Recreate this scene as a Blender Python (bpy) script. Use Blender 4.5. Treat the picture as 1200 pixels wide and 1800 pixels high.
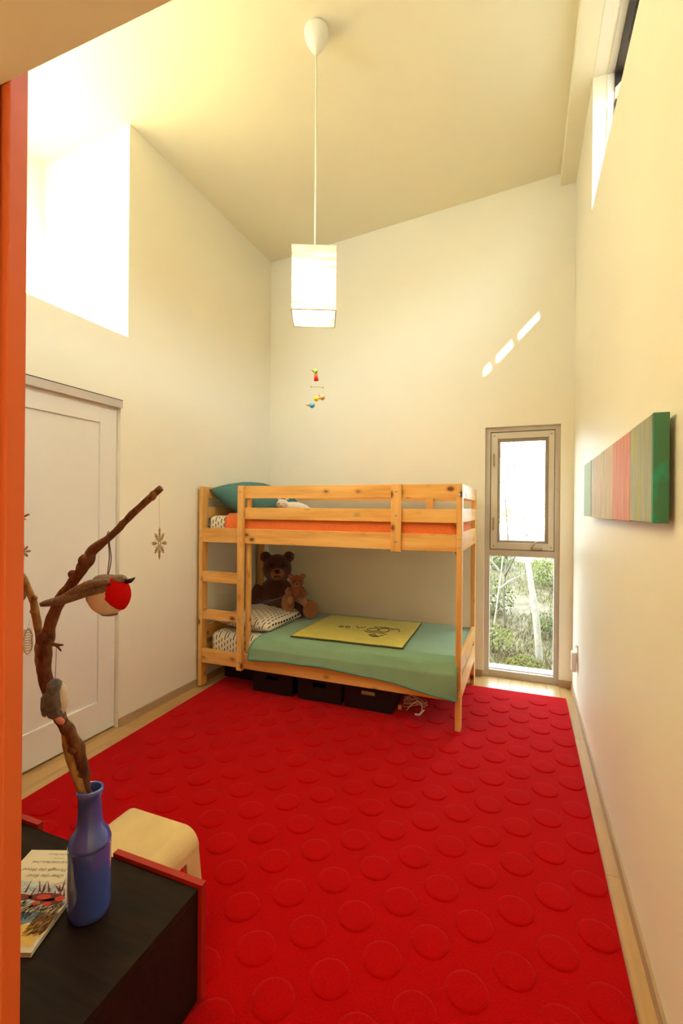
import bpy, bmesh, math, random
from mathutils import Vector, Matrix, Euler, noise
random.seed(7)
PI = math.pi
for o in list(bpy.data.objects): bpy.data.objects.remove(o, do_unlink=True)
S = bpy.context.scene
C = S.collection

# ------------------------------------------------------------------ camera, sky, sun, exposure
FPX, YAW, ROLL, CY, CAMH = 815.4575, .3744, .0089, 894.6633, 1.406
cam_data = bpy.data.cameras.new('camera')
cam = bpy.data.objects.new('camera', cam_data); C.objects.link(cam)
cam_data.sensor_fit = 'VERTICAL'; cam_data.sensor_height = 36.0
cam_data.lens = FPX / 1800 * 36.0
cam_data.shift_y = (CY - 900) / 1800
cam_data.clip_start = .02
fwd = Vector((-math.sin(YAW), math.cos(YAW), 0)); rgt = Vector((math.cos(YAW), math.sin(YAW), 0)); upv = Vector((0, 0, 1))
r2 = rgt * math.cos(ROLL) + upv * math.sin(ROLL)
u2 = -rgt * math.sin(ROLL) + upv * math.cos(ROLL)
m3 = Matrix((r2, u2, -fwd)).transposed()
cam.matrix_world = Matrix.Translation((0, 0, CAMH)) @ m3.to_4x4()
S.camera = cam

W = bpy.data.worlds.new('sky'); S.world = W; W.use_nodes = True
nt = W.node_tree; nt.nodes.clear()
wo = nt.nodes.new('ShaderNodeOutputWorld'); bg = nt.nodes.new('ShaderNodeBackground')
tc = nt.nodes.new('ShaderNodeTexCoord'); sp = nt.nodes.new('ShaderNodeSeparateXYZ'); cr = nt.nodes.new('ShaderNodeValToRGB')
nt.links.new(tc.outputs['Generated'], sp.inputs[0]); nt.links.new(sp.outputs['Z'], cr.inputs[0])
cr.color_ramp.elements[0].position = 0; cr.color_ramp.elements[0].color = (.80, .92, 1, 1)
cr.color_ramp.elements[1].position = .8; cr.color_ramp.elements[1].color = (.60, .80, 1, 1)
nt.links.new(cr.outputs[0], bg.inputs['Color']); bg.inputs['Strength'].default_value = 8.0
nt.links.new(bg.outputs[0], wo.inputs[0])

sun_d = bpy.data.lights.new('sun', 'SUN'); sun_d.energy = 50; sun_d.color = (1, .83, .48); sun_d.angle = math.radians(.6)
sun = bpy.data.objects.new('sun', sun_d); C.objects.link(sun)
sun.rotation_euler = Vector((-.272, 1, -.272)).to_track_quat('-Z', 'Y').to_euler()
sun.location = (6, -18, 8)
S.view_settings.view_transform = 'Standard'; S.view_settings.look = 'None'
S.view_settings.exposure = 0.84; S.view_settings.gamma = 1.0; S.view_settings.use_curve_mapping = False
LAMP_W = 9

def portal(name, loc, sx, sy, direction):
    d = bpy.data.lights.new(name, 'AREA'); d.shape = 'RECTANGLE'; d.size = sx; d.size_y = sy
    d.cycles.is_portal = True
    o = bpy.data.objects.new(name, d); C.objects.link(o); o.location = loc
    o.rotation_euler = Vector(direction).to_track_quat('-Z', 'Y').to_euler()
    return o
portal('daylight_portal_back', (-.02, 4.30, 1.05), .6, 2.12, (0, -1, 0))
portal('daylight_portal_right', (.58, 2.04, 3.62), .8, 2.2, (-1, 0, 0))
portal('daylight_portal_front', (-2.53, .38, 3.39), 1.2, .9, (0, 1, 0))

# ------------------------------------------------------------------ materials
class NT:
    def __init__(s, name, rough=.6, spec=.3):
        s.m = bpy.data.materials.new(name); s.m.use_nodes = True
        s.t = s.m.node_tree; s.b = s.t.nodes['Principled BSDF']
        s.b.inputs['Roughness'].default_value = rough
        s.b.inputs['Specular IOR Level'].default_value = spec
    def n(s, ty, **kw):
        o = s.t.nodes.new(ty)
        for k, v in kw.items():
            if k.startswith('i_'):
                o.inputs[k[2:]].default_value = v
            else: setattr(o, k, v)
        return o
    def l(s, a, b): s.t.links.new(a, b)
    def coords(s, scale=(1, 1, 1), rnd=False, kind='Object'):
        t = s.n('ShaderNodeTexCoord'); mp = s.n('ShaderNodeMapping'); mp.inputs['Scale'].default_value = scale
        s.l(t.outputs[kind], mp.inputs[0])
        if rnd:
            oi = s.n('ShaderNodeObjectInfo'); mu = s.n('ShaderNodeMath', operation='MULTIPLY'); mu.inputs[1].default_value = 37
            s.l(oi.outputs['Random'], mu.inputs[0])
            cb = s.n('ShaderNodeCombineXYZ'); s.l(mu.outputs[0], cb.inputs[0]); s.l(mu.outputs[0], cb.inputs[1]); s.l(mu.outputs[0], cb.inputs[2])
            s.l(cb.outputs[0], mp.inputs['Location'])
        return mp.outputs[0]
    def noise(s, vec, scale, detail=3, rough=.5):
        x = s.n('ShaderNodeTexNoise'); x.inputs['Scale'].default_value = scale; x.inputs['Detail'].default_value = detail
        x.inputs['Roughness'].default_value = rough; s.l(vec, x.inputs['Vector']); return x.outputs['Fac']
    def ramp(s, fac, stops):
        r = s.n('ShaderNodeValToRGB'); e = r.color_ramp.elements
        while len(e) < len(stops): e.new(.5)
        for i, (p, c) in enumerate(stops): e[i].position = p; e[i].color = (*c, 1)
        s.l(fac, r.inputs[0]); return r.outputs[0]
    def mix(s, fac, a, b, mode='MIX'):
        x = s.n('ShaderNodeMix', data_type='RGBA', blend_type=mode)
        for sock, v in ((x.inputs[0], fac), (x.inputs[6], a), (x.inputs[7], b)):
            if isinstance(v, (int, float)): sock.default_value = v
            elif isinstance(v, tuple): sock.default_value = (*v, 1)
            else: s.l(v, sock)
        return x.outputs[2]
    def math(s, op, a, b=None):
        x = s.n('ShaderNodeMath', operation=op)
        for i, v in enumerate((a, b)):
            if v is None: continue
            if isinstance(v, (int, float)): x.inputs[i].default_value = v
            else: s.l(v, x.inputs[i])
        return x.outputs[0]
    def color(s, v):
        if isinstance(v, tuple): s.b.inputs['Base Color'].default_value = (*v, 1)
        else: s.l(v, s.b.inputs['Base Color'])
    def bump(s, h, strength=.3, dist=.002):
        x = s.n('ShaderNodeBump'); x.inputs['Strength'].default_value = strength; x.inputs['Distance'].default_value = dist
        s.l(h, x.inputs['Height']); s.l(x.outputs[0], s.b.inputs['Normal'])

M = {}
def plain(name, col, rough=.6, spec=.3, var=.06, scale=20, bump=0, bscale=200, metal=0, sheen=0):
    k = NT(name, rough, spec); v = k.coords()
    f = k.noise(v, scale)
    k.color(k.ramp(f, [(.25, tuple(max(0, c * (1 - var)) for c in col)), (.75, tuple(min(1, c * (1 + var)) for c in col))]))
    if bump: k.bump(k.noise(v, bscale, 2), bump)
    k.b.inputs['Metallic'].default_value = metal
    if sheen: k.b.inputs['Sheen Weight'].default_value = sheen; k.b.inputs['Sheen Roughness'].default_value = .5
    M[name] = k.m; return k
plain('wall_paint', (.94, .89, .745), .5, .25, .012, 3, .04, 260)
plain('ceiling_paint', (.95, .89, .66), .7, .15, .012, 3, .04, 260)
plain('white_paint', (.90, .86, .80), .45, .3, .012, 3)
plain('baseboard_paint', (.47, .31, .18), .5, .3, .05, 6)
plain('header_paint', (.62, .54, .47), .5, .3, .03, 6)
plain('window_metal', (.56, .49, .41), .38, .5, .03, 8)
plain('window_metal_light', (.68, .62, .53), .38, .5, .03, 8)
plain('window_bead', (.36, .28, .20), .5, .4, .04, 8)
plain('dark_gasket', (.03, .02, .018), .5, .3, .1)
plain('orange_paint', (.64, .125, .032), .4, .35, .03, 4)
plain('hall_paint', (.92, .84, .66), .6, .2, .02, 3)
plain('hardware', (.36, .25, .12), .35, .5, .05, 30, metal=.6)
plain('screw_steel', (.55, .52, .46), .3, .5, .05, 30, metal=.9)
plain('white_plastic', (.85, .82, .76), .35, .5, .01)
plain('crate_black', (.006, .0055, .005), .45, .35, .15, 12)
plain('cardboard', (.5, .34, .2), .8, .2, .05)
plain('red_panel', (.40, .012, .006), .45, .4, .08, 8)
kk = plain('blue_glaze', (.055, .10, .50), .10, .7, .10, 9); kk.b.inputs['Coat Weight'].default_value = .6; kk.b.inputs['Coat Roughness'].default_value = .04
plain('stem_string', (.12, .075, .045), .8, .1, .1, 60)
plain('pale_thread', (.62, .55, .42), .8, .1, .05, 60)
plain('straw', (.36, .25, .09), .6, .3, .2, 120)
plain('straw_gold', (.62, .43, .12), .5, .4, .2, 120)
plain('straw_red', (.33, .10, .05), .6, .3, .2, 120)
plain('felt_red', (.50, .004, .003), .95, .05, .1, 90, .5, 900)
plain('felt_white', (.72, .64, .52), .95, .1, .06, 60, .6, 700, sheen=.2)
plain('felt_brown', (.20, .125, .085), .95, .1, .35, 160, .6, 700, sheen=.2)
plain('felt_grey', (.15, .145, .15), .95, .1, .40, 90, .6, 700, sheen=.2)
plain('felt_pink', (.62, .24, .16), .95, .1, .1, 90)
plain('bead_black', (.01, .008, .008), .25, .5, .05)
plain('bear_fur', (.085, .028, .012), .95, .1, .45, 120, 1.0, 420, sheen=.4)
plain('bear_tan', (.34, .135, .055), .95, .1, .25, 140, .8, 420, sheen=.3)
plain('bear_small_fur', (.26, .085, .03), .95, .1, .35, 140, .8, 420, sheen=.3)
plain('plush_white', (.80, .70, .58), .95, .1, .06, 120, .8, 420, sheen=.2)
plain('plush_pink', (.7, .42, .33), .9, .1, .06, 120)
plain('teal_pillow', (.075, .18, .165), .8, .2, .12, 14, .3, 500)
plain('orange_blanket', (.86, .19, .045), .95, .1, .16, 160, .9, 320, sheen=.25)
plain('green_fleece', (.24, .39, .24), .95, .1, .06, 9, .5, 600, sheen=.3)
plain('green_hem', (.13, .30, .24), .95, .1, .06, 40, .5, 600)
plain('yellow_fleece', (.66, .54, .08), .95, .1, .06, 14, .5, 600, sheen=.2)
plain('embroidery', (.10, .09, .05), .9, .1, .1)
plain('plywood', (.76, .56, .27), .35, .4, .07, 12)
plain('paper_cover', (.78, .70, .52), .45, .4, .03, 20)
plain('ink', (.16, .12, .09), .6, .2, .05)
plain('ink_black', (.02, .016, .014), .6, .2, .05)
plain('print_red', (.55, .04, .02), .5, .3, .1, 60)
plain('print_maroon', (.16, .02, .015), .5, .3, .2, 80)
plain('print_blue', (.16, .24, .36), .5, .3, .1, 60)
plain('print_pale', (.62, .68, .66), .5, .3, .1, 60)
plain('print_yellow', (.78, .55, .13), .5, .3, .08, 40)
plain('print_ochre', (.62, .30, .07), .5, .3, .2, 80)
plain('lamp_white', (.86, .82, .70), .4, .4, .01)
plain('toy_green', (.30, .62, .04), .35, .4, .04)
plain('toy_red', (.60, .02, .015), .35, .4, .04)
plain('toy_yellow', (.85, .62, .02), .35, .4, .04)
plain('toy_pink', (.80, .36, .16), .35, .4, .04)
plain('toy_blue', (.12, .40, .66), .35, .4, .04)
plain('toy_wood', (.50, .27, .09), .5, .3, .1)
plain('toy_rod', (.40, .36, .2), .5, .3, .1)
plain('asphalt', (.3, .3, .28), .9, .1, .1)
plain('roof_grey', (.12, .115, .11), .9, .1, .1)
plain('house_white', (.8, .79, .76), .8, .1, .03)
plain('house_glass', (.08, .1, .12), .1, .5, .05)

def pine(name, axis, tint=(1, 1, 1)):
    k = NT(name, .42, .35)
    sc = [9, 9, 9]; sc[axis] = .9
    v = k.coords(tuple(sc), True)
    g = k.noise(v, 2.2, 4, .6)
    base = k.ramp(g, [(.26, (.66, .30, .070)), (.5, (.82, .44, .12)), (.74, (.90, .55, .19))])
    ks = [9.0, 9.0, 9.0]; ks[axis] = 5.6
    kv = k.coords(tuple(ks), True)
    vo = k.n('ShaderNodeTexVoronoi'); vo.inputs['Scale'].default_value = 1.0; k.l(kv, vo.inputs['Vector'])
    d = vo.outputs['Distance']
    ring = k.ramp(d, [(.0, (1, 1, 1)), (.10, (.9, .9, .9)), (.14, (.3, .3, .3)), (.24, (0, 0, 0))])
    colr = k.mix(ring, base, (.17, .045, .014))
    k.color(k.mix(1.0, colr, tint, 'MULTIPLY')); k.bump(g, .1, .001)
    M[name] = k.m
for i, n_ in enumerate('xyz'): pine('pine_' + n_, i)

def floorwood():
    k = NT('floor_wood', .3, .5); v = k.coords((14, 1.2, 14), True)
    g = k.noise(v, 2.5, 4, .6)
    oi = k.n('ShaderNodeObjectInfo')
    c = k.ramp(g, [(.25, (.46, .25, .085)), (.75, (.64, .39, .16))])
    k.color(k.mix(.35, c, k.ramp(oi.outputs['Random'], [(0, (.44, .24, .08)), (1, (.70, .46, .21))])))
    M['floor_wood'] = k.m
floorwood()
def rug():
    k = NT('rug_wool', .95, .05); v = k.coords()
    k.color(k.ramp(k.noise(v, 160, 3), [(.2, (.42, .0004, .0004)), (.8, (.56, .0008, .0008))]))
    k.b.inputs['Sheen Weight'].default_value = .28; k.b.inputs['Sheen Roughness'].default_value = .35
    k.b.inputs['Sheen Tint'].default_value = (1, .22, .30, 1)
    k.bump(k.noise(v, 420, 2), .9, .003); M['rug_wool'] = k.m
rug()
def blackwood():
    k = NT('black_stain', .5, .10); v = k.coords((1.5, 14, 14))
    k.color(k.ramp(k.noise(v, 5, 4), [(.3, (.010, .0065, .005)), (.8, (.022, .013, .008))])); M['black_stain'] = k.m
blackwood()
def bark(name, a, b):
    k = NT(name, .75, .25); v = k.coords((1, 1, .4))
    f = k.noise(v, 60, 4, .65); k.color(k.ramp(f, [(.3, a), (.7, b)])); k.bump(f, .6, .003); M[name] = k.m
bark('bark_dark', (.065, .022, .012), (.24, .095, .042))
bark('bark_light', (.22, .10, .03), (.50, .29, .09))
bark('bark_pale', (.32, .28, .21), (.50, .45, .36))
bark('bark_grey', (.10, .085, .06), (.2, .17, .13))
def dashes():
    k = NT('dash_sheet', .85, .15)
    t = k.n('ShaderNodeTexCoord'); s = k.n('ShaderNodeSeparateXYZ'); k.l(t.outputs['Object'], s.inputs[0])
    row = k.math('DIVIDE', s.outputs['X'], .026)
    fl = k.math('FLOOR', row); fr = k.math('FRACT', row)
    b = k.math('SUBTRACT', s.outputs['Y'], s.outputs['Z'])
    off = k.math('FRACT', k.math('MULTIPLY', fl, .37))
    q = k.math('FRACT', k.math('ADD', k.math('DIVIDE', b, .044), off))
    mk = k.math('MULTIPLY', k.math('LESS_THAN', fr, .27), k.math('LESS_THAN', q, .62))
    k.color(k.mix(mk, (.78, .69, .53), (.035, .024, .018)))
    k.bump(k.noise(t.outputs['Object'], 14, 2), .35, .01)
    M['dash_sheet'] = k.m
dashes()
def planks():
    def pk(name, a, b, c=None):
        k = NT(name, .55, .3); v = k.coords((22, 22, 1.6)); f = k.noise(v, 3, 5, .65)
        cc = k.ramp(f, [(.25, a), (.7, b)])
        if c:
            f2 = k.noise(k.coords((6, 6, 3)), 3.5, 3); cc = k.mix(k.ramp(f2, [(.52, (0, 0, 0)), (.66, (.9, .9, .9))]), cc, c)
        k.color(cc); M[name] = k.m
    pk('plank_sage', (.26, .42, .24), (.42, .52, .28))
    pk('plank_tan', (.42, .27, .13), (.68, .52, .30), (.34, .40, .22))
    pk('plank_red', (.52, .10, .06), (.68, .32, .22))
    pk('plank_grey', (.23, .28, .19), (.43, .41, .28), (.40, .40, .06))
    pk('plank_teal', (.04, .22, .14), (.08, .20, .10), (.02, .34, .24))
planks()
def foliage(name, a, b, tr=.35):
    k = NT(name, .7, .2); oi = k.coords(); f = k.noise(oi, 9, 2)
    k.color(k.ramp(f, [(.3, a), (.7, b)]))
    k.b.inputs['Transmission Weight'].default_value = 0
    M[name] = k.m
foliage('leaf_green', (.065, .075, .016), (.13, .14, .035))
foliage('leaf_bright', (.11, .12, .02), (.20, .20, .045))
foliage('leaf_rust', (.42, .20, .12), (.6, .36, .24))
foliage('grass_blade', (.10, .10, .02), (.20, .19, .05))
foliage('soil', (.10, .066, .032), (.19, .135, .07))
def glass():
    m = bpy.data.materials.new('window_glass'); m.use_nodes = True; t = m.node_tree; t.nodes.clear()
    o = t.nodes.new('ShaderNodeOutputMaterial'); mx = t.nodes.new('ShaderNodeMixShader'); a = t.nodes.new('ShaderNodeBsdfTransparent'); b = t.nodes.new('ShaderNodeBsdfGlossy')
    a.inputs[0].default_value = (.95, .97, .95, 1); b.inputs['Roughness'].default_value = .02; mx.inputs[0].default_value = .05
    t.links.new(a.outputs[0], mx.inputs[1]); t.links.new(b.outputs[0], mx.inputs[2]); t.links.new(mx.outputs[0], o.inputs[0]); M['window_glass'] = m
glass()
def paper():
    m = bpy.data.materials.new('rice_paper'); m.use_nodes = True; t = m.node_tree; t.nodes.clear()
    o = t.nodes.new('ShaderNodeOutputMaterial'); mx = t.nodes.new('ShaderNodeMixShader'); a = t.nodes.new('ShaderNodeBsdfDiffuse'); b = t.nodes.new('ShaderNodeBsdfTranslucent')
    tc = t.nodes.new('ShaderNodeTexCoord'); mp = t.nodes.new('ShaderNodeMapping'); mp.inputs['Scale'].default_value = (3, 3, 45)
    nz = t.nodes.new('ShaderNodeTexNoise'); nz.inputs['Scale'].default_value = 1.6; nz.inputs['Detail'].default_value = 3
    r = t.nodes.new('ShaderNodeValToRGB'); r.color_ramp.elements[0].position = .35; r.color_ramp.elements[0].color = (.50, .44, .30, 1); r.color_ramp.elements[1].position = .55; r.color_ramp.elements[1].color = (.80, .77, .68, 1)
    t.links.new(tc.outputs['Object'], mp.inputs[0]); t.links.new(mp.outputs[0], nz.inputs[0]); t.links.new(nz.outputs[0], r.inputs[0])
    t.links.new(r.outputs[0], a.inputs[0]); t.links.new(r.outputs[0], b.inputs[0]); mx.inputs[0].default_value = .5
    t.links.new(a.outputs[0], mx.inputs[1]); t.links.new(b.outputs[0], mx.inputs[2]); t.links.new(mx.outputs[0], o.inputs[0]); M['rice_paper'] = m
paper()
def bulbmat():
    m = bpy.data.materials.new('bulb_glow'); m.use_nodes = True; t = m.node_tree; t.nodes.clear()
    o = t.nodes.new('ShaderNodeOutputMaterial'); e = t.nodes.new('ShaderNodeEmission'); e.inputs[0].default_value = (1, .80, .45, 1); e.inputs[1].default_value = 4
    t.links.new(e.outputs[0], o.inputs[0]); M['bulb_glow'] = m
bulbmat()

# ------------------------------------------------------------------ mesh helpers
WORLD = {}
def link(o, wl, parent=None):
    WORLD[o.name] = Vector(wl)
    C.objects.link(o)
    if parent is not None:
        o.parent = parent; o.location = Vector(wl) - WORLD[parent.name]
    else: o.location = wl
    return o
def tag(o, label=None, cat=None, group=None, kind=None):
    if label: o['label'] = label
    if cat: o['category'] = cat
    if group: o['group'] = group
    if kind: o['kind'] = kind
    return o
def thing(name, loc, label, cat, group=None):
    o = bpy.data.objects.new(name, None); o.empty_display_size = .05
    link(o, loc); tag(o, label, cat, group); return o
def mk(name, verts, faces, mat, parent=None, origin=None, smooth=False, kind=None):
    if origin is None:
        lo = [min(v[i] for v in verts) for i in range(3)]; hi = [max(v[i] for v in verts) for i in range(3)]
        origin = [(a + b) / 2 for a, b in zip(lo, hi)]
    me = bpy.data.meshes.new(name)
    me.from_pydata([(v[0] - origin[0], v[1] - origin[1], v[2] - origin[2]) for v in verts], [], faces)
    bm = bmesh.new(); bm.from_mesh(me); bmesh.ops.recalc_face_normals(bm, faces=bm.faces); bm.to_mesh(me); bm.free()
    me.materials.append(M[mat])
    if smooth:
        for p in me.polygons: p.use_smooth = True
    o = bpy.data.objects.new(name, me); link(o, origin, parent)
    if kind: o['kind'] = kind
    return o
BOXF = [(0, 3, 2, 1), (4, 5, 6, 7), (0, 1, 5, 4), (1, 2, 6, 5), (2, 3, 7, 6), (3, 0, 4, 7)]
def bv(x0, x1, y0, y1, z0, z1): return [(x0, y0, z0), (x1, y0, z0), (x1, y1, z0), (x0, y1, z0), (x0, y0, z1), (x1, y0, z1), (x1, y1, z1), (x0, y1, z1)]
CACHE = {}
def box(name, x0, x1, y0, y1, z0, z1, mat, parent=None, bev=.003, kind=None):
    key = (round(x1 - x0, 5), round(y1 - y0, 5), round(z1 - z0, 5), mat, bev)
    if key not in CACHE:
        me = bpy.data.meshes.new(name); bm = bmesh.new()
        hx, hy, hz = (x1 - x0) / 2, (y1 - y0) / 2, (z1 - z0) / 2
        vs = [bm.verts.new(v) for v in bv(-hx, hx, -hy, hy, -hz, hz)]
        for f in BOXF: bm.faces.new([vs[i] for i in f])
        bmesh.ops.recalc_face_normals(bm, faces=bm.faces)
        if bev: bmesh.ops.bevel(bm, geom=list(bm.edges), offset=min(bev, hx * .6, hy * .6, hz * .6), segments=2, affect='EDGES', profile=.6)
        bm.to_mesh(me); bm.free(); me.materials.append(M[mat]); CACHE[key] = me
    o = bpy.data.objects.new(name, CACHE[key]); link(o, ((x0 + x1) / 2, (y0 + y1) / 2, (z0 + z1) / 2), parent)
    if kind: o['kind'] = kind
    return o
def slabs(name, boxes, mat, parent=None, kind=None):
    v, f = [], []
    for b in boxes:
        k = len(v); v += bv(*b); f += [tuple(i + k for i in q) for q in BOXF]
    return mk(name, v, f, mat, parent, kind=kind)
def catmull(P, n):
    out = []
    for i in range(len(P) - 1):
        p0, p1, p2, p3 = P[max(i - 1, 0)], P[i], P[i + 1], P[min(i + 2, len(P) - 1)]
        for k in range(n):
            t = k / n
            out.append(.5 * ((2 * p1) + (-p0 + p2) * t + (2 * p0 - 5 * p1 + 4 * p2 - p3) * t * t + (-p0 + 3 * p1 - 3 * p2 + p3) * t ** 3))
    out.append(P[-1]); return out
def tubegeo(pts, rad, seg=8, n=1, rough=0, V=None, F=None):
    V = [] if V is None else V; F = [] if F is None else F
    P = [Vector(p) for p in pts]
    R = rad if isinstance(rad, (list, tuple)) else [rad] * len(P)
    if n > 1:
        Q = catmull(P, n); RR = []
        for i in range(len(P) - 1):
            for k in range(n): RR.append(R[i] + (R[i + 1] - R[i]) * k / n)
        RR.append(R[-1]); P, R = Q, RR
    base = len(V); prev = None
    for i, p in enumerate(P):
        t = (P[min(i + 1, len(P) - 1)] - P[max(i - 1, 0)]).normalized()
        if prev is None:
            a = t.orthogonal().normalized()
        else:
            a = (prev - t * prev.dot(t)).normalized()
        prev = a; b = t.cross(a)
        for k in range(seg):
            g = 2 * PI * k / seg
            r = R[i] * (1 + (rough * (noise.noise(p * 40 + Vector((math.cos(g), math.sin(g), 0)) * .9)) if rough else 0))
            V.append(tuple(p + (a * math.cos(g) + b * math.sin(g)) * r))
    for i in range(len(P) - 1):
        for k in range(seg):
            q = base + i * seg
            F.append((q + k, q + (k + 1) % seg, q + seg + (k + 1) % seg, q + seg + k))
    F.append(tuple(base + k for k in range(seg))[::-1]); F.append(tuple(base + (len(P) - 1) * seg + k for k in range(seg)))
    return V, F
def tube(name, pts, rad, mat, parent=None, seg=8, n=1, rough=0, origin=None):
    V, F = tubegeo(pts, rad, seg, n, rough); return mk(name, V, F, mat, parent, origin, True)
def lathe(name, prof, c, mat, parent=None, seg=32):
    V, F = [], []
    for r, z in prof:
        for k in range(seg):
            g = 2 * PI * k / seg; V.append((c[0] + r * math.cos(g), c[1] + r * math.sin(g), c[2] + z))
    for i in range(len(prof) - 1):
        for k in range(seg): F.append((i * seg + k, i * seg + (k + 1) % seg, (i + 1) * seg + (k + 1) % seg, (i + 1) * seg + k))
    if prof[0][0] > 1e-4: F.append(tuple(range(seg))[::-1])
    if prof[-1][0] > 1e-4: F.append(tuple((len(prof) - 1) * seg + k for k in range(seg)))
    o = mk(name, V, F, mat, parent, None, True)
    return o
def ellip(c, r, rot=None, nu=16, nv=10, V=None, F=None):
    V = [] if V is None else V; F = [] if F is None else F
    R = rot.to_matrix() if rot is not None else Matrix.Identity(3)
    b = len(V); c = Vector(c)
    for j in range(1, nv):
        th = PI * j / nv
        for i in range(nu):
            ph = 2 * PI * i / nu
            V.append(tuple(c + R @ Vector((r[0] * math.sin(th) * math.cos(ph), r[1] * math.sin(th) * math.sin(ph), r[2] * math.cos(th)))))
    top = len(V); V.append(tuple(c + R @ Vector((0, 0, r[2])))); V.append(tuple(c + R @ Vector((0, 0, -r[2]))))
    for j in range(nv - 2):
        for i in range(nu): F.append((b + j * nu + i, b + j * nu + (i + 1) % nu, b + (j + 1) * nu + (i + 1) % nu, b + (j + 1) * nu + i))
    for i in range(nu):
        F.append((top, b + i, b + (i + 1) % nu)); F.append((top + 1, b + (nv - 2) * nu + (i + 1) % nu, b + (nv - 2) * nu + i))
    return V, F
def ball(name, c, r, mat, parent=None, rot=None, nu=16, nv=10):
    if isinstance(r, (int, float)): r = (r, r, r)
    V, F = ellip(c, r, rot, nu, nv); return mk(name, V, F, mat, parent, c, True)
def blob(name, parts, mat, parent=None, voxel=.008, fuzz=0, smooth_it=3, origin=None):
    """ellipsoids and tubes fused into one continuous skin"""
    V, F = [], []
    for p in parts:
        if p[0] == 'e': ellip(p[1], p[2], p[3] if len(p) > 3 else None, 16, 12, V, F)
        else: tubegeo(p[1], p[2], 12, 4, 0, V, F)
    me = bpy.data.meshes.new(name); me.from_pydata(V, [], F)
    bm = bmesh.new(); bm.from_mesh(me); bmesh.ops.recalc_face_normals(bm, faces=bm.faces); bm.to_mesh(me); bm.free()
    t = bpy.data.objects.new('tmp', me); C.objects.link(t)
    md = t.modifiers.new('r', 'REMESH'); md.mode = 'VOXEL'; md.voxel_size = voxel
    s = t.modifiers.new('s', 'SMOOTH'); s.iterations = smooth_it; s.factor = .5
    bpy.context.view_layer.update()
    dg = bpy.context.evaluated_depsgraph_get()
    res = bpy.data.meshes.new_from_object(t.evaluated_get(dg))
    bpy.data.objects.remove(t, do_unlink=True)
    co = [v.co.copy() for v in res.vertices]
    if origin is None:
        origin = Vector([(min(c[i] for c in co) + max(c[i] for c in co)) / 2 for i in range(3)])
    for v in res.vertices:
        p = v.co.copy()
        if fuzz: p += v.normal * fuzz * noise.noise(p * 70) + v.normal * fuzz * .6 * noise.noise(p * 170)
        v.co = p - Vector(origin)
    res.materials.clear(); res.materials.append(M[mat])
    for p in res.polygons: p.use_smooth = True
    o = bpy.data.objects.new(name, res); link(o, origin, parent); return o
def cap(name, c, r, d, ang, mat, parent=None, grow=1.03, aspect=1.0, nr=8, ns=20, thick=.0):
    """felt patch following an ellipsoid around direction d"""
    d = Vector(d).normalized(); a = Vector((0, 0, 1)); a = (a - d * a.dot(d)).normalized(); b = d.cross(a)
    V, F = [], []
    for j in range(nr + 1):
        t = ang * j / nr
        for i in range(ns):
            g = 2 * PI * i / ns
            v = d * math.cos(t) + (a * math.cos(g) * aspect + b * math.sin(g)) * math.sin(t); v.normalize()
            gr = grow if j < nr else grow - .05
            V.append((c[0] + v.x * r[0] * gr, c[1] + v.y * r[1] * gr, c[2] + v.z * r[2] * gr))
    for j in range(nr):
        for i in range(ns): F.append((j * ns + i, j * ns + (i + 1) % ns, (j + 1) * ns + (i + 1) % ns, (j + 1) * ns + i))
    return mk(name, V, F, mat, parent, None, True)
def cloth(name, nx, ny, fn, mat, parent=None, thick=.008, sub=False, origin=None):
    V = [tuple(fn(i / nx, j / ny)) for j in range(ny + 1) for i in range(nx + 1)]
    F = [(j * (nx + 1) + i, j * (nx + 1) + i + 1, (j + 1) * (nx + 1) + i + 1, (j + 1) * (nx + 1) + i) for j in range(ny) for i in range(nx)]
    o = mk(name, V, F, mat, parent, origin, True)
    md = o.modifiers.new('thickness', 'SOLIDIFY'); md.thickness = thick; md.offset = 0
    return o

# ------------------------------------------------------------------ room shell
XR, XL, YB, XN = .365, -2.394, 4.093, -3.18
def ceil_z(x): return 3.888 + .083 * (x + 2.394)
FY = .50                                              # plane of the front wall above the doorway
# floor slab with real boards where the rug leaves it bare
floor = slabs('floor', [(-3.3, .57, -1.6, 4.3, -.12, -.012)], 'floor_wood', kind='structure')
BW = .0919
ncol = 31
for k in range(ncol):
    x0 = XR + .0 - (k + 1) * BW; x1 = x0 + BW
    st = [.0, .55, 1.05, .3][k % 4]
    cuts = [-1.5, -.35 + st * .4, .95 + st * .5, 2.05 + st * .4, 3.2 + st * .3, YB + .06]
    for a, b in zip(cuts[:-1], cuts[1:]):
        covered = (x0 > -2.18 and x1 < .29 and a > .75 and b < 3.8)
        if covered: continue
        if b < .3 and x1 < -.9: continue
        box('plank', x0 + .0006, x1 - .0006, a + .0006, b - .0006, -.012, 0, 'floor_wood', floor, .0012)
# ceiling: one gently rising plane plus an unseen eave limiting the sun
def slope_slab(name, x0, x1, y0, y1, th, mat, kind='structure', up=0):
    v = []
    for z in (0, th):
        for x, y in ((x0, y0), (x1, y0), (x1, y1), (x0, y1)): v.append((x, y, ceil_z(x) + z + up))
    return mk(name, v, BOXF, mat, kind=kind)
slope_slab('ceiling', -3.3, .62, .30, 4.6, .16, 'ceiling_paint')
slope_slab('unseen_eave', .63, 1.25, -4.0, 1.25, .16, 'ceiling_paint')  # unseen eave, its length set to cut stray sun patches indoors
slabs('unseen_fascia', [(1.20, 1.25, -4.0, 1.25, 4.150, 4.30)], 'roof_grey', kind='structure')  # fascia height set to top off the sun strip, out of view
slabs('trim_1', [(.252, .60, FY, YB, 4.009, 4.17)], 'ceiling_paint', kind='structure')
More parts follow.
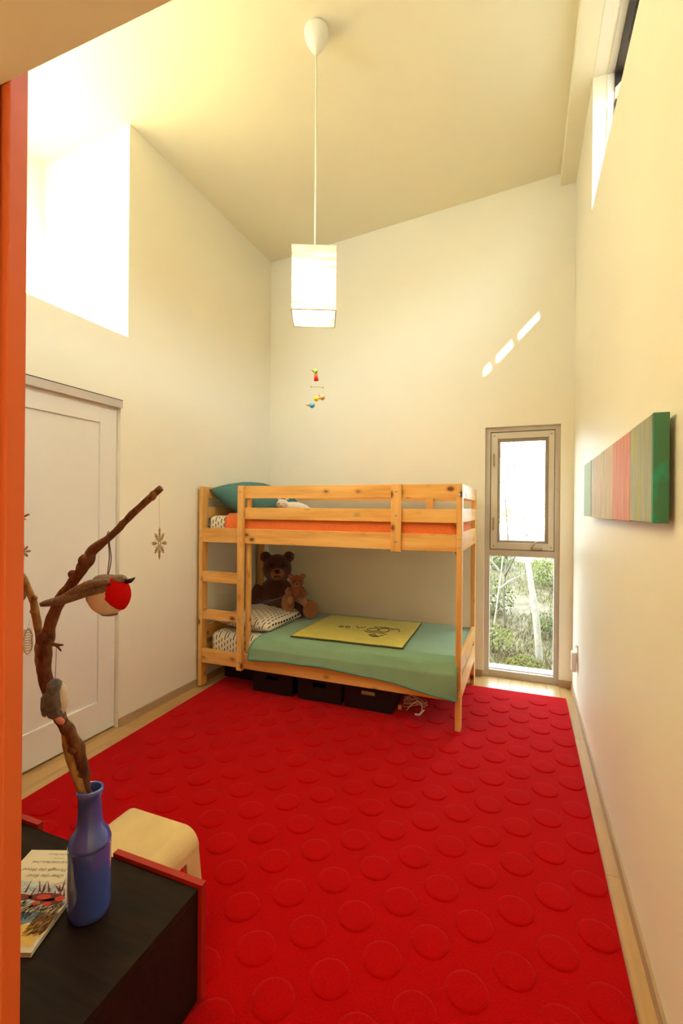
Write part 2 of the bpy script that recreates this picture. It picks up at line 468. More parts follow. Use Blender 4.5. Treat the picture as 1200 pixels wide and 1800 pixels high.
# back wall with the tall window opening
WX0, WX1, WZ1 = -.309, .271, 2.105
slabs('wall_back', [(-3.3, WX0, YB, 4.293, -.1, 4.3), (WX1, .565, YB, 4.293, -.1, 4.3), (WX0, WX1, YB, 4.293, WZ1, 4.3)], 'wall_paint', kind='structure')
# right wall with the clerestory
CY0, CY1, CZ0, CZ1 = .85, 3.136, 3.212, 4.006
slabs('wall_right', [(XR, .565, -1.5, YB, -.1, CZ0), (XR, .565, CY1, YB, CZ0, 4.3), (XR, .565, -1.5, CY0, CZ0, 4.3), (XR, .565, CY0, CY1, CZ1, 4.3)], 'wall_paint', kind='structure')
# left wall, closet front and the high sunlit recess over the closet
DY, RY, RZ = 2.235, 2.287, 2.505
slabs('wall_left', [(-3.3, XL, RY, YB, -.1, 4.2), (-2.5, XL, DY, RY, -.1, RZ), (-2.45, XL, .62, DY, 2.085, RZ), (-3.3, XN, FY - .1, RY, -.1, 4.2),
                    (XN, -2.45, .62, RY, RZ - .07, RZ), (-2.45, XL, .5, .66, -.1, 2.085), (XN, XL, .5, .62, -.1, RZ)], 'wall_paint', kind='structure')
# front wall: doorway below, high window above
FX0, FX1, FZ0, FZ1 = -3.1, -1.95, 2.97, 3.80
slabs('wall_front', [(XN, FX0, FY - .1, FY, 2.10, 4.2), (FX1, .365, FY - .1, FY, 2.20, 4.2), (FX0, FX1, FY - .1, FY, 2.10, FZ0), (FX0, FX1, FY - .1, FY, FZ1, 4.2),
                     (XL - .1, -.806, FY - .1, FY, -.1, 2.10), (FX1, -.806, FY - .1, FY, 2.1, 2.2)], 'wall_paint', kind='structure')
# hall in which the camera stands
slabs('wall_hall', [(-.93, -.806, -1.5, FY - .1, -.1, 2.1), (-.93, .565, -1.6, -1.5, -.1, 2.2)], 'hall_paint', kind='structure')
slabs('ceiling_hall', [(-.93, XR, -1.6, FY + .004, 2.10, 2.22)], 'hall_paint', kind='structure')
fit = lathe('added_fill_fitting', [(.11, 0), (.115, -.02), (.10, -.05), (.06, -.075), (.002, -.085)], (-.22, -.95, 2.0995), 'rice_paper', bpy.data.objects['ceiling_hall'], 32)  # invented fitting behind the camera, carries an added fill light
hl = bpy.data.lights.new('hall_fill_light', 'POINT'); hl.energy = 10; hl.color = (1, .70, .36); hl.shadow_soft_size = .09  # added fill, lifts the hall ceiling and the shadows
link(bpy.data.objects.new('hall_fill_light', hl), (-.22, -.95, 1.90), bpy.data.objects['ceiling_hall'])
# unseen block added to keep the sun off the bank outside
slabs('sun_block_wing', [(.566, 6.5, -1.6, 4.293, -.1, 2.98)], 'roof_grey', kind='structure')
# baseboards
slabs('baseboard_left', [(XL - .02, XL + .008, DY + .001, YB, 0, .055)], 'baseboard_paint', kind='structure')
slabs('baseboard_back', [(XL + .008, WX0, YB - .008, YB + .01, 0, .055), (WX1, XR, YB - .008, YB + .01, 0, .055)], 'baseboard_paint', kind='structure')
slabs('baseboard_right', [(XR - .010, XR + .01, FY, YB - .008, 0, .05)], 'baseboard_paint', kind='structure')

# closet sliding doors
def closet_door(name, y0, y1, x, closed=True):
    d = bpy.data.objects.new(name, None); link(d, (x, (y0 + y1) / 2, .004)); d['kind'] = 'structure'
    t = .034
    box('stile', x - t, x, y1 - .122, y1, .012, 2.045, 'white_paint', d, .0015); box('stile', x - t, x, y0, y0 + .122, .012, 2.045, 'white_paint', d, .0015)
    box('rail', x - t, x, y0 + .122, y1 - .122, 1.925, 2.045, 'white_paint', d, .0015); box('rail', x - t, x, y0 + .122, y1 - .122, .012, .206, 'white_paint', d, .0015)
    box('panel', x - t + .004, x - .012, y0 + .118, y1 - .118, .20, 1.93, 'white_paint', d, .001)
    return d
closet_door('door_1', 1.40, 2.232, -2.424)
closet_door('door_2', .665, 1.44, -2.464)
slabs('trim_2', [(XL - .05, XL + .004, .66, 2.247, 2.036, 2.083)], 'header_paint', kind='structure')
slabs('trim_3', [(XL - .05, XL + .0045, .66, 2.247, 2.083, 2.088)], 'dark_gasket', kind='structure')
# orange sliding door on the room side of the entry, pushed almost fully open
d = bpy.data.objects.new('door_3', None); link(d, (-1.2, FY + .03, 0)); d['kind'] = 'structure'
box('door_leaf', -1.66, -.789, FY + .006, FY + .037, .012, 2.16, 'orange_paint', d, .002)
box('pull', -.85, -.825, FY + .037, FY + .043, .95, 1.15, 'hardware', d, .002)

# tall back window: fixed pane below, hinged sash above
w = bpy.data.objects.new('window_1', None); link(w, (-.02, 4.17, 0)); w['kind'] = 'structure'
fy0, fy1 = 4.128, 4.21
box('frame_stile', WX0, -.267, fy0, fy1, 0, WZ1, 'window_metal', w, .002); box('frame_stile', .231, WX1, fy0, fy1, 0, WZ1, 'window_metal', w, .002)
box('frame_rail', -.267, .231, fy0, fy1, 2.068, WZ1, 'window_metal', w, .002); box('frame_rail', -.267, .231, fy0, fy1, 1.022, 1.075, 'window_metal', w, .002)
box('frame_rail', -.267, .231, fy0, fy1, 0, .058, 'window_metal', w, .002)
box('window_sill', -.267, .231, fy1 - .05, fy1 + .06, .058, .068, 'white_plastic', w, .001)
box('pane', -.27, .234, fy1 - .02, fy1 - .012, .055, 1.026, 'window_glass', w, 0)
sash = bpy.data.objects.new('sash', None); link(sash, (-.02, 4.15, 1.5), w)
sx0, sx1, sz0, sz1 = -.262, .228, 1.080, 2.062
sy0, sy1 = 4.134, 4.19
box('sash_stile', sx0, sx0 + .052, sy0, sy1, sz0, sz1, 'window_metal_light', sash, .002); box('sash_stile', sx1 - .042, sx1, sy0, sy1, sz0, sz1, 'window_metal_light', sash, .002)
box('sash_rail', sx0 + .052, sx1 - .042, sy0, sy1, sz1 - .052, sz1, 'window_metal_light', sash, .002); box('sash_rail', sx0 + .052, sx1 - .042, sy0, sy1, sz0, sz0 + .056, 'window_metal_light', sash, .002)
gx0, gx1, gz0, gz1 = -.190, .160, 1.154, 1.986
bd = slabs('glazing_bead', [(sx0 + .05, gx0, sy0 + .018, sy1, sz0 + .05, sz1 - .05), (gx1, sx1 - .04, sy0 + .018, sy1, sz0 + .05, sz1 - .05), (gx0, gx1, sy0 + .018, sy1, gz1, sz1 - .05), (gx0, gx1, sy0 + .018, sy1, sz0 + .05, gz0)], 'window_bead', sash)
box('pane', gx0 - .004, gx1 + .004, sy1 - .02, sy1 - .013, gz0 - .004, gz1 + .004, 'window_glass', sash, 0)
slabs('rebate', [(-.267, -.235, 4.192, 4.209, 1.075, 2.068), (.20, .231, 4.192, 4.209, 1.075, 2.068), (-.235, .20, 4.192, 4.209, 2.04, 2.068), (-.235, .20, 4.192, 4.209, 1.075, 1.11)], 'window_bead', w)
for z in (1.24, 1.78):
    tube('hinge', [(-.240, 4.132, z), (-.238, 4.120, z + .012), (-.238, 4.116, z + .05), (-.238, 4.120, z + .088), (-.240, 4.132, z + .10)], .0055, 'hardware', sash, 8, 3)
for x, z in ((-.236, 2.035), (.206, 2.035), (-.236, 1.105), (.206, 1.105)): box('corner_screw', x - .005, x + .005, 4.1325, 4.1345, z - .006, z + .006, 'hardware', sash, .001)
tube('crank_base', [(.055, 4.122, 1.095), (.085, 4.116, 1.092), (.14, 4.122, 1.092)], [.007, .013, .007], 'hardware', sash, 8, 4)
tube('crank_handle', [(.06, 4.118, 1.095), (.075, 4.108, 1.125), (.105, 4.104, 1.155)], [.005, .0045, .006], 'hardware', sash, 8, 4)
# clerestory in the right wall
w2 = bpy.data.objects.new('window_2', None); link(w2, (.48, 2.04, CZ0)); w2['kind'] = 'structure'
for y0, y1 in ((CY0, CY0 + .03), (CY1 - .012, CY1)):
    box('jamb_liner', .440, .476, y0, y1, CZ0, CZ1, 'white_plastic', w2, .001)
box('head_liner', .440, .476, CY0 + .03, CY1 - .012, CZ1 - .014, CZ1, 'window_metal_light', w2, .001)
box('frame_rail', .476, .535, CY0, CY1, CZ1 - .045, CZ1, 'dark_gasket', w2, .001); box('frame_rail', .476, .535, CY0, CY1, CZ0, CZ0 + .13, 'dark_gasket', w2, .001)  # bottom rail raised, hidden from below, to keep sun off the sill
box('frame_stile', .476, .535, CY1 - .03, CY1, CZ0 + .13, CZ1 - .045, 'dark_gasket', w2, .001); box('frame_stile', .476, .535, CY0, CY0 + .03, CZ0 + .13, CZ1 - .045, 'dark_gasket', w2, .001)
for y in (1.325, 1.955): box('mullion', .485, .53, y - .018, y + .018, CZ0 + .13, CZ1 - .045, 'dark_gasket', w2, .001)
for a, b in ((CY0 + .03, 1.307), (1.343, 1.937), (1.973, CY1 - .03)): box('pane', .505, .512, a, b, CZ0 + .13, CZ1 - .045, 'window_glass', w2, 0)
# high window in the front wall, the one that fills the recess with sun
w3 = bpy.data.objects.new('window_3', None); link(w3, ((FX0 + FX1) / 2, FY - .05, FZ0)); w3['kind'] = 'structure'
box('frame_rail', FX0, FX1, FY - .09, FY - .04, FZ0, FZ0 + .03, 'window_metal_light', w3); box('frame_rail', FX0, FX1, FY - .09, FY - .04, FZ1 - .03, FZ1, 'window_metal_light', w3)
box('frame_stile', FX0, FX0 + .03, FY - .09, FY - .04, FZ0 + .03, FZ1 - .03, 'window_metal_light', w3); box('frame_stile', FX1 - .03, FX1, FY - .09, FY - .04, FZ0 + .03, FZ1 - .03, 'window_metal_light', w3)
box('pane', FX0 + .025, FX1 - .025, FY - .07, FY - .063, FZ0 + .025, FZ1 - .025, 'window_glass', w3, 0)

# ------------------------------------------------------------------ rug with raised dots
rugc = [(.302, .62), (.302, 3.825), (-2.30, 3.825), (-2.17, .62)]
rv = [(x, y, .0005) for x, y in rugc] + [(x, y, .012) for x, y in rugc]
rug_o = thing('rug', (-.95, 2.2, 0), 'bright red wool rug covering most of the floor, with raised round dots', 'rug')
r_ = mk('rug_field', rv, BOXF, 'rug_wool', rug_o)
dot_me = None
def left_edge(y): return -2.17 - .13 * (y - .62) / 3.2
for k in range(20):
    X = .235 - .1270 * k
    for j in range(14):
        Y = 3.558 - .2285 * j + (.114 if k % 2 else 0)
        if Y < .70 or Y > 3.76 or X - .065 < left_edge(Y): continue
        if X < -1.25 and Y < .85: continue
        if dot_me is None:
            V, F = [], []
            prof = [(.0625, 0), (.0615, .0028), (.0575, .0045), (.050, .0050), (.02, .0053)]
            for r, z in prof:
                for i in range(20): V.append((r * math.cos(i * PI / 10), r * math.sin(i * PI / 10), z))
            for a in range(len(prof) - 1):
                for i in range(20): F.append((a * 20 + i, a * 20 + (i + 1) % 20, (a + 1) * 20 + (i + 1) % 20, (a + 1) * 20 + i))
            F.append(tuple((len(prof) - 1) * 20 + i for i in range(20)))
            dot_me = bpy.data.meshes.new('raised_dot'); dot_me.from_pydata(V, [], F); dot_me.materials.append(M['rug_wool'])
            for p in dot_me.polygons: p.use_smooth = True
        o = bpy.data.objects.new('raised_dot', dot_me); link(o, (X + .003 * (3.5 - Y) / 2, Y, .0117), rug_o)

# ------------------------------------------------------------------ bunk bed
BX0, BX1, BY0, BY1, BH = -2.369, -.359, 2.978, 3.915, 1.572
bed = thing('bunk_bed', ((BX0 + BX1) / 2, (BY0 + BY1) / 2, .012), 'knotty pine bunk bed with a built-in ladder in the far left corner', 'bed')
PW, PD, RT = .034, .070, .026
for x in (BX0, BX1 - PW):
    for y in (BY0, BY1 - PD): box('post', x, x + PW, y, y + PD, .012 if y < 3.5 and True else .012, BH, 'pine_z', bed)
X0, X1 = BX0 + PW, BX1 - PW
for y in (BY0 + .004, BY1 - .004 - RT):
    front = y < 3.5
    box('guard_rail', X0, X1, y, y + RT, 1.479, 1.572, 'pine_x', bed); box('guard_rail', X0, X1, y, y + RT, 1.323, 1.410, 'pine_x', bed)
    box('side_rail', X0, X1, y, y + RT, 1.140, 1.250, 'pine_x', bed); box('side_rail', X0, X1, y, y + RT, .198, .306, 'pine_x', bed)
# cut-outs: the front guard rails stop at the ladder
for o in [o for o in bed.children if o.name.startswith('guard_rail')]:
    if WORLD[o.name].y < 3.5:
        WORLD[o.name].x = (-1.955 + X1) / 2; o.location.x = WORLD[o.name].x - WORLD[bed.name].x
        z0, z1 = (1.479, 1.572) if WORLD[o.name].z > 1.45 else (1.323, 1.410)
        key = ('grail', z0)
        n_ = box('tmp', -1.955, X1, BY0 + .004, BY0 + .004 + RT, z0, z1, 'pine_x'); o.data = n_.data; bpy.data.objects.remove(n_)
box('ladder_upright', -1.996, -1.950, BY0 - .030, BY0 + .003, .19, 1.574, 'pine_z', bed); box('ladder_upright', -1.958, -1.924, BY0 + .0305, BY0 + .062, .21, 1.572, 'pine_z', bed)
box('ladder_rung', X0, -1.975, BY0 + .004, BY0 + .004 + RT, .829, .912, 'pine_x', bed); box('ladder_rung', X0, -1.975, BY0 + .004, BY0 + .004 + RT, .538, .613, 'pine_x', bed)
box('guard_brace', -.815, -.747, BY0 - .016, BY0 + .003, 1.128, 1.574, 'pine_z', bed)
box('guard_brace', -.76, -.70, BY1 - .05, BY1 - .031, 1.128, 1.54, 'pine_z', bed)
for x, hd in ((BX1 - RT - .004, False), (BX0 + .004, True)):
    for z0, z1 in ((1.481, 1.572), (1.325, 1.415), (1.142, 1.262), (.365, .475), (.198, .322)):
        xo = .012 if not hd else 0
        box('end_board', x + xo * .5, x + RT + xo * .2, BY0 + PD, BY1 - PD, z0, z1, 'pine_y', bed)
for i in range(9):
    x = -2.2 + i * .215
    for z in (1.150, .216): box('slat', x, x + .07, BY0 + .031, BY1 - .031, z, z + .014, 'pine_y', bed, .002)
bolt = None
def bolts(pts):
    global bolt
    for (x, y, z, ax) in pts:
        if bolt is None:
            V, F = [], []
            for r, d_ in ((.0085, 0), (.0085, .0015), (.006, .0025), (.0035, .0025), (.003, .0012)):
                for i in range(10): V.append((r * math.cos(i * PI / 5), -d_, r * math.sin(i * PI / 5)))
            for a in range(4):
                for i in range(10): F.append((a * 10 + i, a * 10 + (i + 1) % 10, (a + 1) * 10 + (i + 1) % 10, (a + 1) * 10 + i))
            F.append(tuple(40 + i for i in range(10)))
            bolt = bpy.data.meshes.new('bolt'); bolt.from_pydata(V, [], F); bolt.materials.append(M['screw_steel'])
        o = bpy.data.objects.new('bolt', bolt); link(o, (x, y, z), bed)
xs1, xs2, xl = BX0 + PW / 2, BX1 - PW / 2, -1.973
bolts([(xs2, BY0, z, 0) for z in (1.55, 1.50, 1.225, 1.17, .28, .225)] + [(xs1, BY0, z, 0) for z in (1.55, 1.225, 1.17, .28, .225, .87, .575)]
      + [(xl, BY0 - .030, z, 0) for z in (1.53, 1.37, 1.20, .87, .575, .25)] + [(-.781, BY0 - .016, z, 0) for z in (1.525, 1.367, 1.195)])

# ------------------------------------------------------------------ bedding
def rbox(name, x0, x1, y0, y1, z0, z1, r, mat, nx=40, ny=20, wob=.006, seed=0):
    """soft block: superellipsoid style mattress"""
    V, F = [], []
    bm = bmesh.new()
    bmesh.ops.create_cube(bm, size=1)
    bmesh.ops.scale(bm, vec=(x1 - x0, y1 - y0, z1 - z0), verts=bm.verts)
    bmesh.ops.bevel(bm, geom=list(bm.edges), offset=r, segments=5, affect='EDGES', profile=.5)
    me = bpy.data.meshes.new(name); bm.to_mesh(me); bm.free()
    for p in me.polygons: p.use_smooth = True
    me.materials.append(M[mat]); o = bpy.data.objects.new(name, me); link(o, ((x0 + x1) / 2, (y0 + y1) / 2, (z0 + z1) / 2)); return o
mx0, mx1, my0, my1 = -2.285, -.40, BY0 + .036, BY1 - .036
tag(rbox('mattress', mx0, mx1, my0, my1, .232, .440, .055, 'dash_sheet'), 'lower bunk mattress in a cream sheet with small black dashes', 'mattress')
tag(rbox('mattress', -2.315, mx1, my0, my1, 1.166, 1.345, .05, 'dash_sheet'), 'upper bunk mattress, dashed cream sheet showing behind the ladder', 'mattress')
# orange blanket tucked round the upper mattress
def orange(u, v):
    x = -2.150 + u * (2.150 - .372)
    prof = [(my0 - .003, 1.185), (my0 - .004, 1.30), (my0 + .012, 1.34), (my0 + .06, 1.360), ((my0 + my1) / 2, 1.368), (my1 - .06, 1.360), (my1 - .012, 1.34), (my1 + .002, 1.30), (my1 + .002, 1.19)]
    t = v * (len(prof) - 1); i = min(int(t), len(prof) - 2); f = t - i
    y = prof[i][0] + (prof[i + 1][0] - prof[i][0]) * f; z = prof[i][1] + (prof[i + 1][1] - prof[i][1]) * f
    nz = noise.noise(Vector((x * 7, y * 7, z * 9)))
    e = max(0, (u - .955) / .045); 
    return (x, y + .004 * nz, z + .006 * nz - (.16 * e * e if z > 1.2 else 0))
ob = cloth('orange_blanket', 90, 48, orange, 'orange_blanket', None, .010)
tag(ob, 'orange fleece blanket spread over the upper mattress behind the guard rail', 'blanket')
def pillowgeo(sx, sy, sz, n=26, seed=0):
    V, F = [], []
    for side in (1, -1):
        for j in range(n + 1):
            for i in range(n + 1):
                a, b = i / n * 2 - 1, j / n * 2 - 1
                pin = 1 - .07 * (1 - abs(a) ** 2) * abs(b) ** 3; pin2 = 1 - .07 * (1 - abs(b) ** 2) * abs(a) ** 3
                h = ((1 - abs(a) ** 2.6) * (1 - abs(b) ** 2.6)) ** .48
                w = .10 * noise.noise(Vector((a * 2.2 + seed, b * 2.2, side))) + .05 * noise.noise(Vector((a * 6 + seed, b * 6, side * 2)))
                V.append((a * sx / 2 * pin2, b * sy / 2 * pin, side * sz / 2 * h * (1 + w)))
    m = (n + 1) ** 2
    for s_ in (0, 1):
        for j in range(n):
            for i in range(n):
                q = (s_ * m + j * (n + 1) + i, s_ * m + j * (n + 1) + i + 1, s_ * m + (j + 1) * (n + 1) + i + 1, s_ * m + (j + 1) * (n + 1) + i)
                F.append(q if s_ == 0 else q[::-1])
    return V, F
def pillow(name, sx, sy, sz, mat, loc, rot, label, seed=0):
    V, F = pillowgeo(sx, sy, sz, 26, seed)
    me = bpy.data.meshes.new(name); me.from_pydata(V, [], F)
    bm = bmesh.new(); bm.from_mesh(me); bmesh.ops.remove_doubles(bm, verts=bm.verts, dist=.0005); bmesh.ops.recalc_face_normals(bm, faces=bm.faces); bm.to_mesh(me); bm.free()
    for p in me.polygons: p.use_smooth = True
    me.materials.append(M[mat]); o = bpy.data.objects.new(name, me); link(o, loc); o.rotation_euler = rot
    return tag(o, label, 'pillow')
pillow('pillow', .50, .74, .25, 'teal_pillow', (-2.085, 3.42, 1.468), Euler((math.radians(3), math.radians(24), math.radians(-3))), 'dark teal pillow leaning at the head of the upper bunk', 1)
pillow('pillow', .52, .66, .15, 'dash_sheet', (-2.02, 3.40, .502), Euler((math.radians(1), math.radians(3), math.radians(-3))), 'cream dashed pillow lying on the lower bunk in front of the bear', 5)
# white plush cat on the upper bunk
cat = thing('plush_cat', (-1.72, 3.26, 1.37), 'white plush cat lying on the upper bunk beside the teal pillow', 'soft toy')
cc = Vector((-1.755, 3.205, 1.437))
blob('body', [('e', (-1.67, 3.27, 1.408), (.115, .065, .050), Euler((0, .12, .35))), ('e', cc, (.050, .046, .042)), ('e', cc + Vector((.012, -.038, -.012)), (.022, .018, .016)),
              ('e', (-1.71, 3.20, 1.385), (.05, .024, .020)), ('e', (-1.76, 3.19, 1.383), (.03, .03, .018)), ('t', [(-1.57, 3.31, 1.40), (-1.53, 3.29, 1.385), (-1.54, 3.25, 1.38)], [.018, .014, .012])], 'plush_white', cat, .006, .002)
for s_ in (-1, 1):
    e = cc + Vector((.030 * s_, .006 * s_ + .01, .036)); lathe('ear', [(.016, 0), (.010, .014), (.001, .028)], e, 'plush_white', cat, 10)
    ball('eye', cc + Vector((.017 * s_ + .010, -.040 + .007 * s_, .006)), (.006, .004, .003), 'bead_black', cat, None, 8, 6)
ball('nose', cc + Vector((.022, -.053, -.006)), (.005, .004, .0035), 'plush_pink', cat, None, 8, 6)

# green blanket on the lower bunk, falling over the front rail
def green_pt(u, v):
    # u along the bed, v from the far side of the mattress to the hem at the front
    xl = -1.835 + .05 * math.sin(v * 5); x = xl + u * (-.378 - xl)
    hem = .285 + .028 * math.sin(u * 4.2 + .3) - .045 * max(0, u - .72) / .28 - .012 * (1 - u)
    prof = [(3.875, .455), (3.60, .462), (3.30, .462), (3.06, .456), (2.990, .430), (2.958, .37), (2.951, hem)]
    t = v * (len(prof) - 1); i = min(int(t), len(prof) - 2); f = t - i
    f = f * f * (3 - 2 * f) * .35 + f * .65
    y = prof[i][0] + (prof[i + 1][0] - prof[i][0]) * f; z = prof[i][1] + (prof[i + 1][1] - prof[i][1]) * f
    n1 = noise.noise(Vector((x * 3.2, y * 3.2, z * 3))); n2 = noise.noise(Vector((x * 9, y * 9, 4)))
    if y < 2.985: y -= .006 * (n1 + 1) + .004 * math.sin(x * 16)
    return Vector((x, y, z + .007 * n1 + .002 * n2))
gb = thing('green_blanket', (-1.1, 3.4, .44), 'sage green fleece blanket covering the lower bunk and hanging over its rail', 'blanket')
cloth('blanket_sheet', 80, 60, green_pt, 'green_fleece', gb, .008)
hem = [green_pt(i / 60, 1.0) for i in range(61)]; left = [green_pt(0, j / 40) for j in range(41)]
tube('hem', [tuple(p + Vector((0, -.001, .004))) for p in hem], .0075, 'green_hem', gb, 8)
tube('hem', [tuple(p) for p in left], .0075, 'green_hem', gb, 8)
# yellow blanket on top, with embroidered little pictures
yc = [Vector((-1.590, 3.045, 0)), Vector((-.752, 3.062, 0)), Vector((-.768, 3.765, 0)), Vector((-1.562, 3.76, 0))]
def yel(u, v):
    a = yc[0].lerp(yc[1], u); b = yc[3].lerp(yc[2], u); p = a.lerp(b, v)
    uu = (p.x + 1.835) / (1.835 - .378); 
    n1 = noise.noise(Vector((p.x * 3.2, p.y * 3.2, .46 * 3)))
    zz = .4745 + .007 * n1
    if p.y < 3.10: zz -= (3.10 - p.y) * .10
    return Vector((p.x, p.y, zz + .0015 * noise.noise(p * 9)))
yb = thing('yellow_blanket', (-1.17, 3.4, .47), 'small yellow fleece blanket with stitched drawings lying on the green blanket', 'blanket')
cloth('blanket_sheet', 50, 40, yel, 'yellow_fleece', yb, .006)
tube('hem', [tuple(yel(i / 40, 0)) for i in range(41)], .0055, 'embroidery', yb, 6)
tube('hem', [tuple(yel(1, i / 30)) for i in range(31)], .004, 'embroidery', yb, 6)
def stitch(pts): tube('embroidery', [tuple(yel(u, v) + Vector((0, 0, .0045))) for u, v in pts], .0032, 'embroidery', yb, 5, 3)
ring = lambda cu, cv, ru, rv_, a0=0, a1=2 * PI, n=12: [(cu + ru * math.cos(a0 + (a1 - a0) * i / n), cv + rv_ * math.sin(a0 + (a1 - a0) * i / n)) for i in range(n + 1)]
for pts in (ring(.62, .50, .055, .07), ring(.72, .52, .05, .08), [(.56, .42), (.62, .38), (.70, .40), (.78, .36)], [(.60, .62), (.70, .64), (.80, .60)], [(.64, .28), (.68, .33), (.72, .27), (.76, .32), (.70, .24), (.64, .28)],
            [(.42, .62), (.47, .52), (.52, .60)], ring(.30, .50, .02, .03), ring(.36, .52, .02, .03), [(.78, .58), (.84, .62), (.86, .54)]): stitch(pts)
V, F = ellip(tuple(yel(.70, .26) + Vector((0, 0, .005))), (.030, .016, .003)); mk('embroidery', V, F, 'embroidery', yb, None, True)

# ------------------------------------------------------------------ teddy bears in the corner of the lower bunk
bear = thing('teddy_bear', (-2.04, 3.66, .46), 'large dark brown teddy bear sitting in the corner of the lower bunk', 'soft toy')
fd = Vector((.50, -.866, 0)); sd = Vector((.866, .5, 0)); H_ = Vector((-2.055, 3.665, .868))
def bp(c, f=0, s_=0, z=0): return Vector(c) + fd * f + sd * s_ + Vector((0, 0, z))
rotb = Euler((0, 0, math.atan2(-.5, .866) + 0)) if False else Euler((0, 0, math.radians(30)))
blob('body', [('e', (-2.07, 3.68, .615), (.165, .145, .175), rotb), ('e', H_, (.132, .120, .128), rotb), ('e', bp(H_, .075, 0, -.02), (.085, .07, .075), rotb),
              ('e', bp(H_, .0, -.105, .105), (.050, .026, .050), rotb), ('e', bp(H_, .0, .105, .105), (.050, .026, .050), rotb),
              ('t', [bp((-2.07, 3.68, .70), .02, -.13, .0), bp((-2.07, 3.68, .60), .07, -.19, 0), bp((-2.07, 3.68, .53), .13, -.16, 0)], [.062, .062, .055]),
              ('t', [bp((-2.07, 3.68, .70), .02, .13, .0), bp((-2.07, 3.68, .62), .08, .19, 0), bp((-2.07, 3.68, .57), .16, .16, 0)], [.062, .062, .055]),
              ('t', [bp((-2.07, 3.68, .53), .04, -.09, 0), bp((-2.07, 3.68, .54), .17, -.04, 0), (-1.865, 3.52, .60)], [.085, .075, .070]),
              ('t', [bp((-2.07, 3.68, .53), .04, .10, 0), bp((-2.07, 3.68, .53), .16, .20, 0), (-1.715, 3.620, .555)], [.085, .080, .072])], 'bear_fur', bear, .010, .007)
ball('muzzle', bp(H_, .135, 0, -.030), (.060, .050, .050), 'bear_tan', bear, rotb)
ball('nose', bp(H_, .185, 0, -.005), (.026, .016, .019), 'bead_black', bear, rotb, 10, 8)
tube('mouth', [bp(H_, .176, -.03, -.055), bp(H_, .187, 0, -.045), bp(H_, .176, .03, -.055)], .004, 'bead_black', bear, 6, 4)
for s_ in (-1, 1):
    ball('eye', bp(H_, .118, .050 * s_, .040), .012, 'bead_black', bear, None, 10, 8)
    ball('inner_ear', bp(H_, .018, .105 * s_, .105), (.034, .016, .034), 'bear_fur', bear, rotb, 10, 8)
def sole(name, c, nrm, rw, rh, mat, parent):
    nrm = Vector(nrm).normalized(); q = nrm.to_track_quat('Y', 'Z')
    V, F = ellip((0, 0, 0), (rw, .014, rh)); V = [tuple(Vector(c) + q @ Vector(v)) for v in V]
    return mk(name, V, F, mat, parent, c, True)
sole('foot_pad', (-1.835, 3.462, .612), (.45, -.88, .15), .056, .085, 'bear_tan', bear)
sole('foot_pad', (-1.675, 3.567, .552), (.72, -.68, .12), .070, .078, 'bear_tan', bear)
sb = thing('teddy_bear', (-1.79, 3.47, .58), 'small reddish teddy bear sitting in the lap of the large bear', 'soft toy')
h2 = Vector((-1.775, 3.50, .790))
blob('body', [('e', (-1.79, 3.515, .690), (.062, .055, .072)), ('e', h2, (.060, .054, .056)), ('e', bp(h2, .03, 0, -.012), (.034, .028, .028)),
              ('e', bp(h2, 0, -.052, .045), (.024, .013, .024), rotb), ('e', bp(h2, 0, .052, .045), (.024, .013, .024), rotb),
              ('t', [bp((-1.79, 3.51, .73), .01, -.05, 0), bp((-1.79, 3.51, .71), .05, -.07, 0), bp((-1.79, 3.51, .70), .09, -.045, 0)], [.024, .022, .020]),
              ('t', [bp((-1.79, 3.51, .73), .01, .05, 0), bp((-1.79, 3.51, .70), .05, .075, 0), bp((-1.79, 3.51, .68), .09, .055, 0)], [.024, .022, .020]),
              ('t', [bp((-1.79, 3.51, .65), .02, -.03, 0), bp((-1.79, 3.51, .65), .08, -.05, 0), bp((-1.79, 3.51, .66), .12, -.05, 0)], [.032, .03, .03]),
              ('t', [bp((-1.79, 3.51, .64), .02, .03, 0), bp((-1.79, 3.51, .635), .08, .06, 0), bp((-1.79, 3.51, .64), .12, .065, 0)], [.032, .03, .03])], 'bear_small_fur', sb, .006, .003)
ball('muzzle', bp(h2, .056, 0, -.014), (.026, .022, .021), 'bear_tan', sb, rotb)
ball('nose', bp(h2, .079, 0, -.006), (.009, .006, .007), 'bead_black', sb, rotb, 8, 6)
for s_ in (-1, 1):
    ball('eye', bp(h2, .052, .022 * s_, .014), .006, 'bead_black', sb, None, 8, 6); ball('inner_ear', bp(h2, .012, .052 * s_, .045), (.016, .008, .016), 'bear_tan', sb, rotb, 8, 6)
sole('foot_pad', bp((-1.79, 3.51, .66), .148, -.05, 0), (.45, -.88, .1), .026, .032, 'bear_tan', sb)
sole('foot_pad', bp((-1.79, 3.51, .64), .148, .065, 0), (.5, -.85, .1), .026, .032, 'bear_tan', sb)

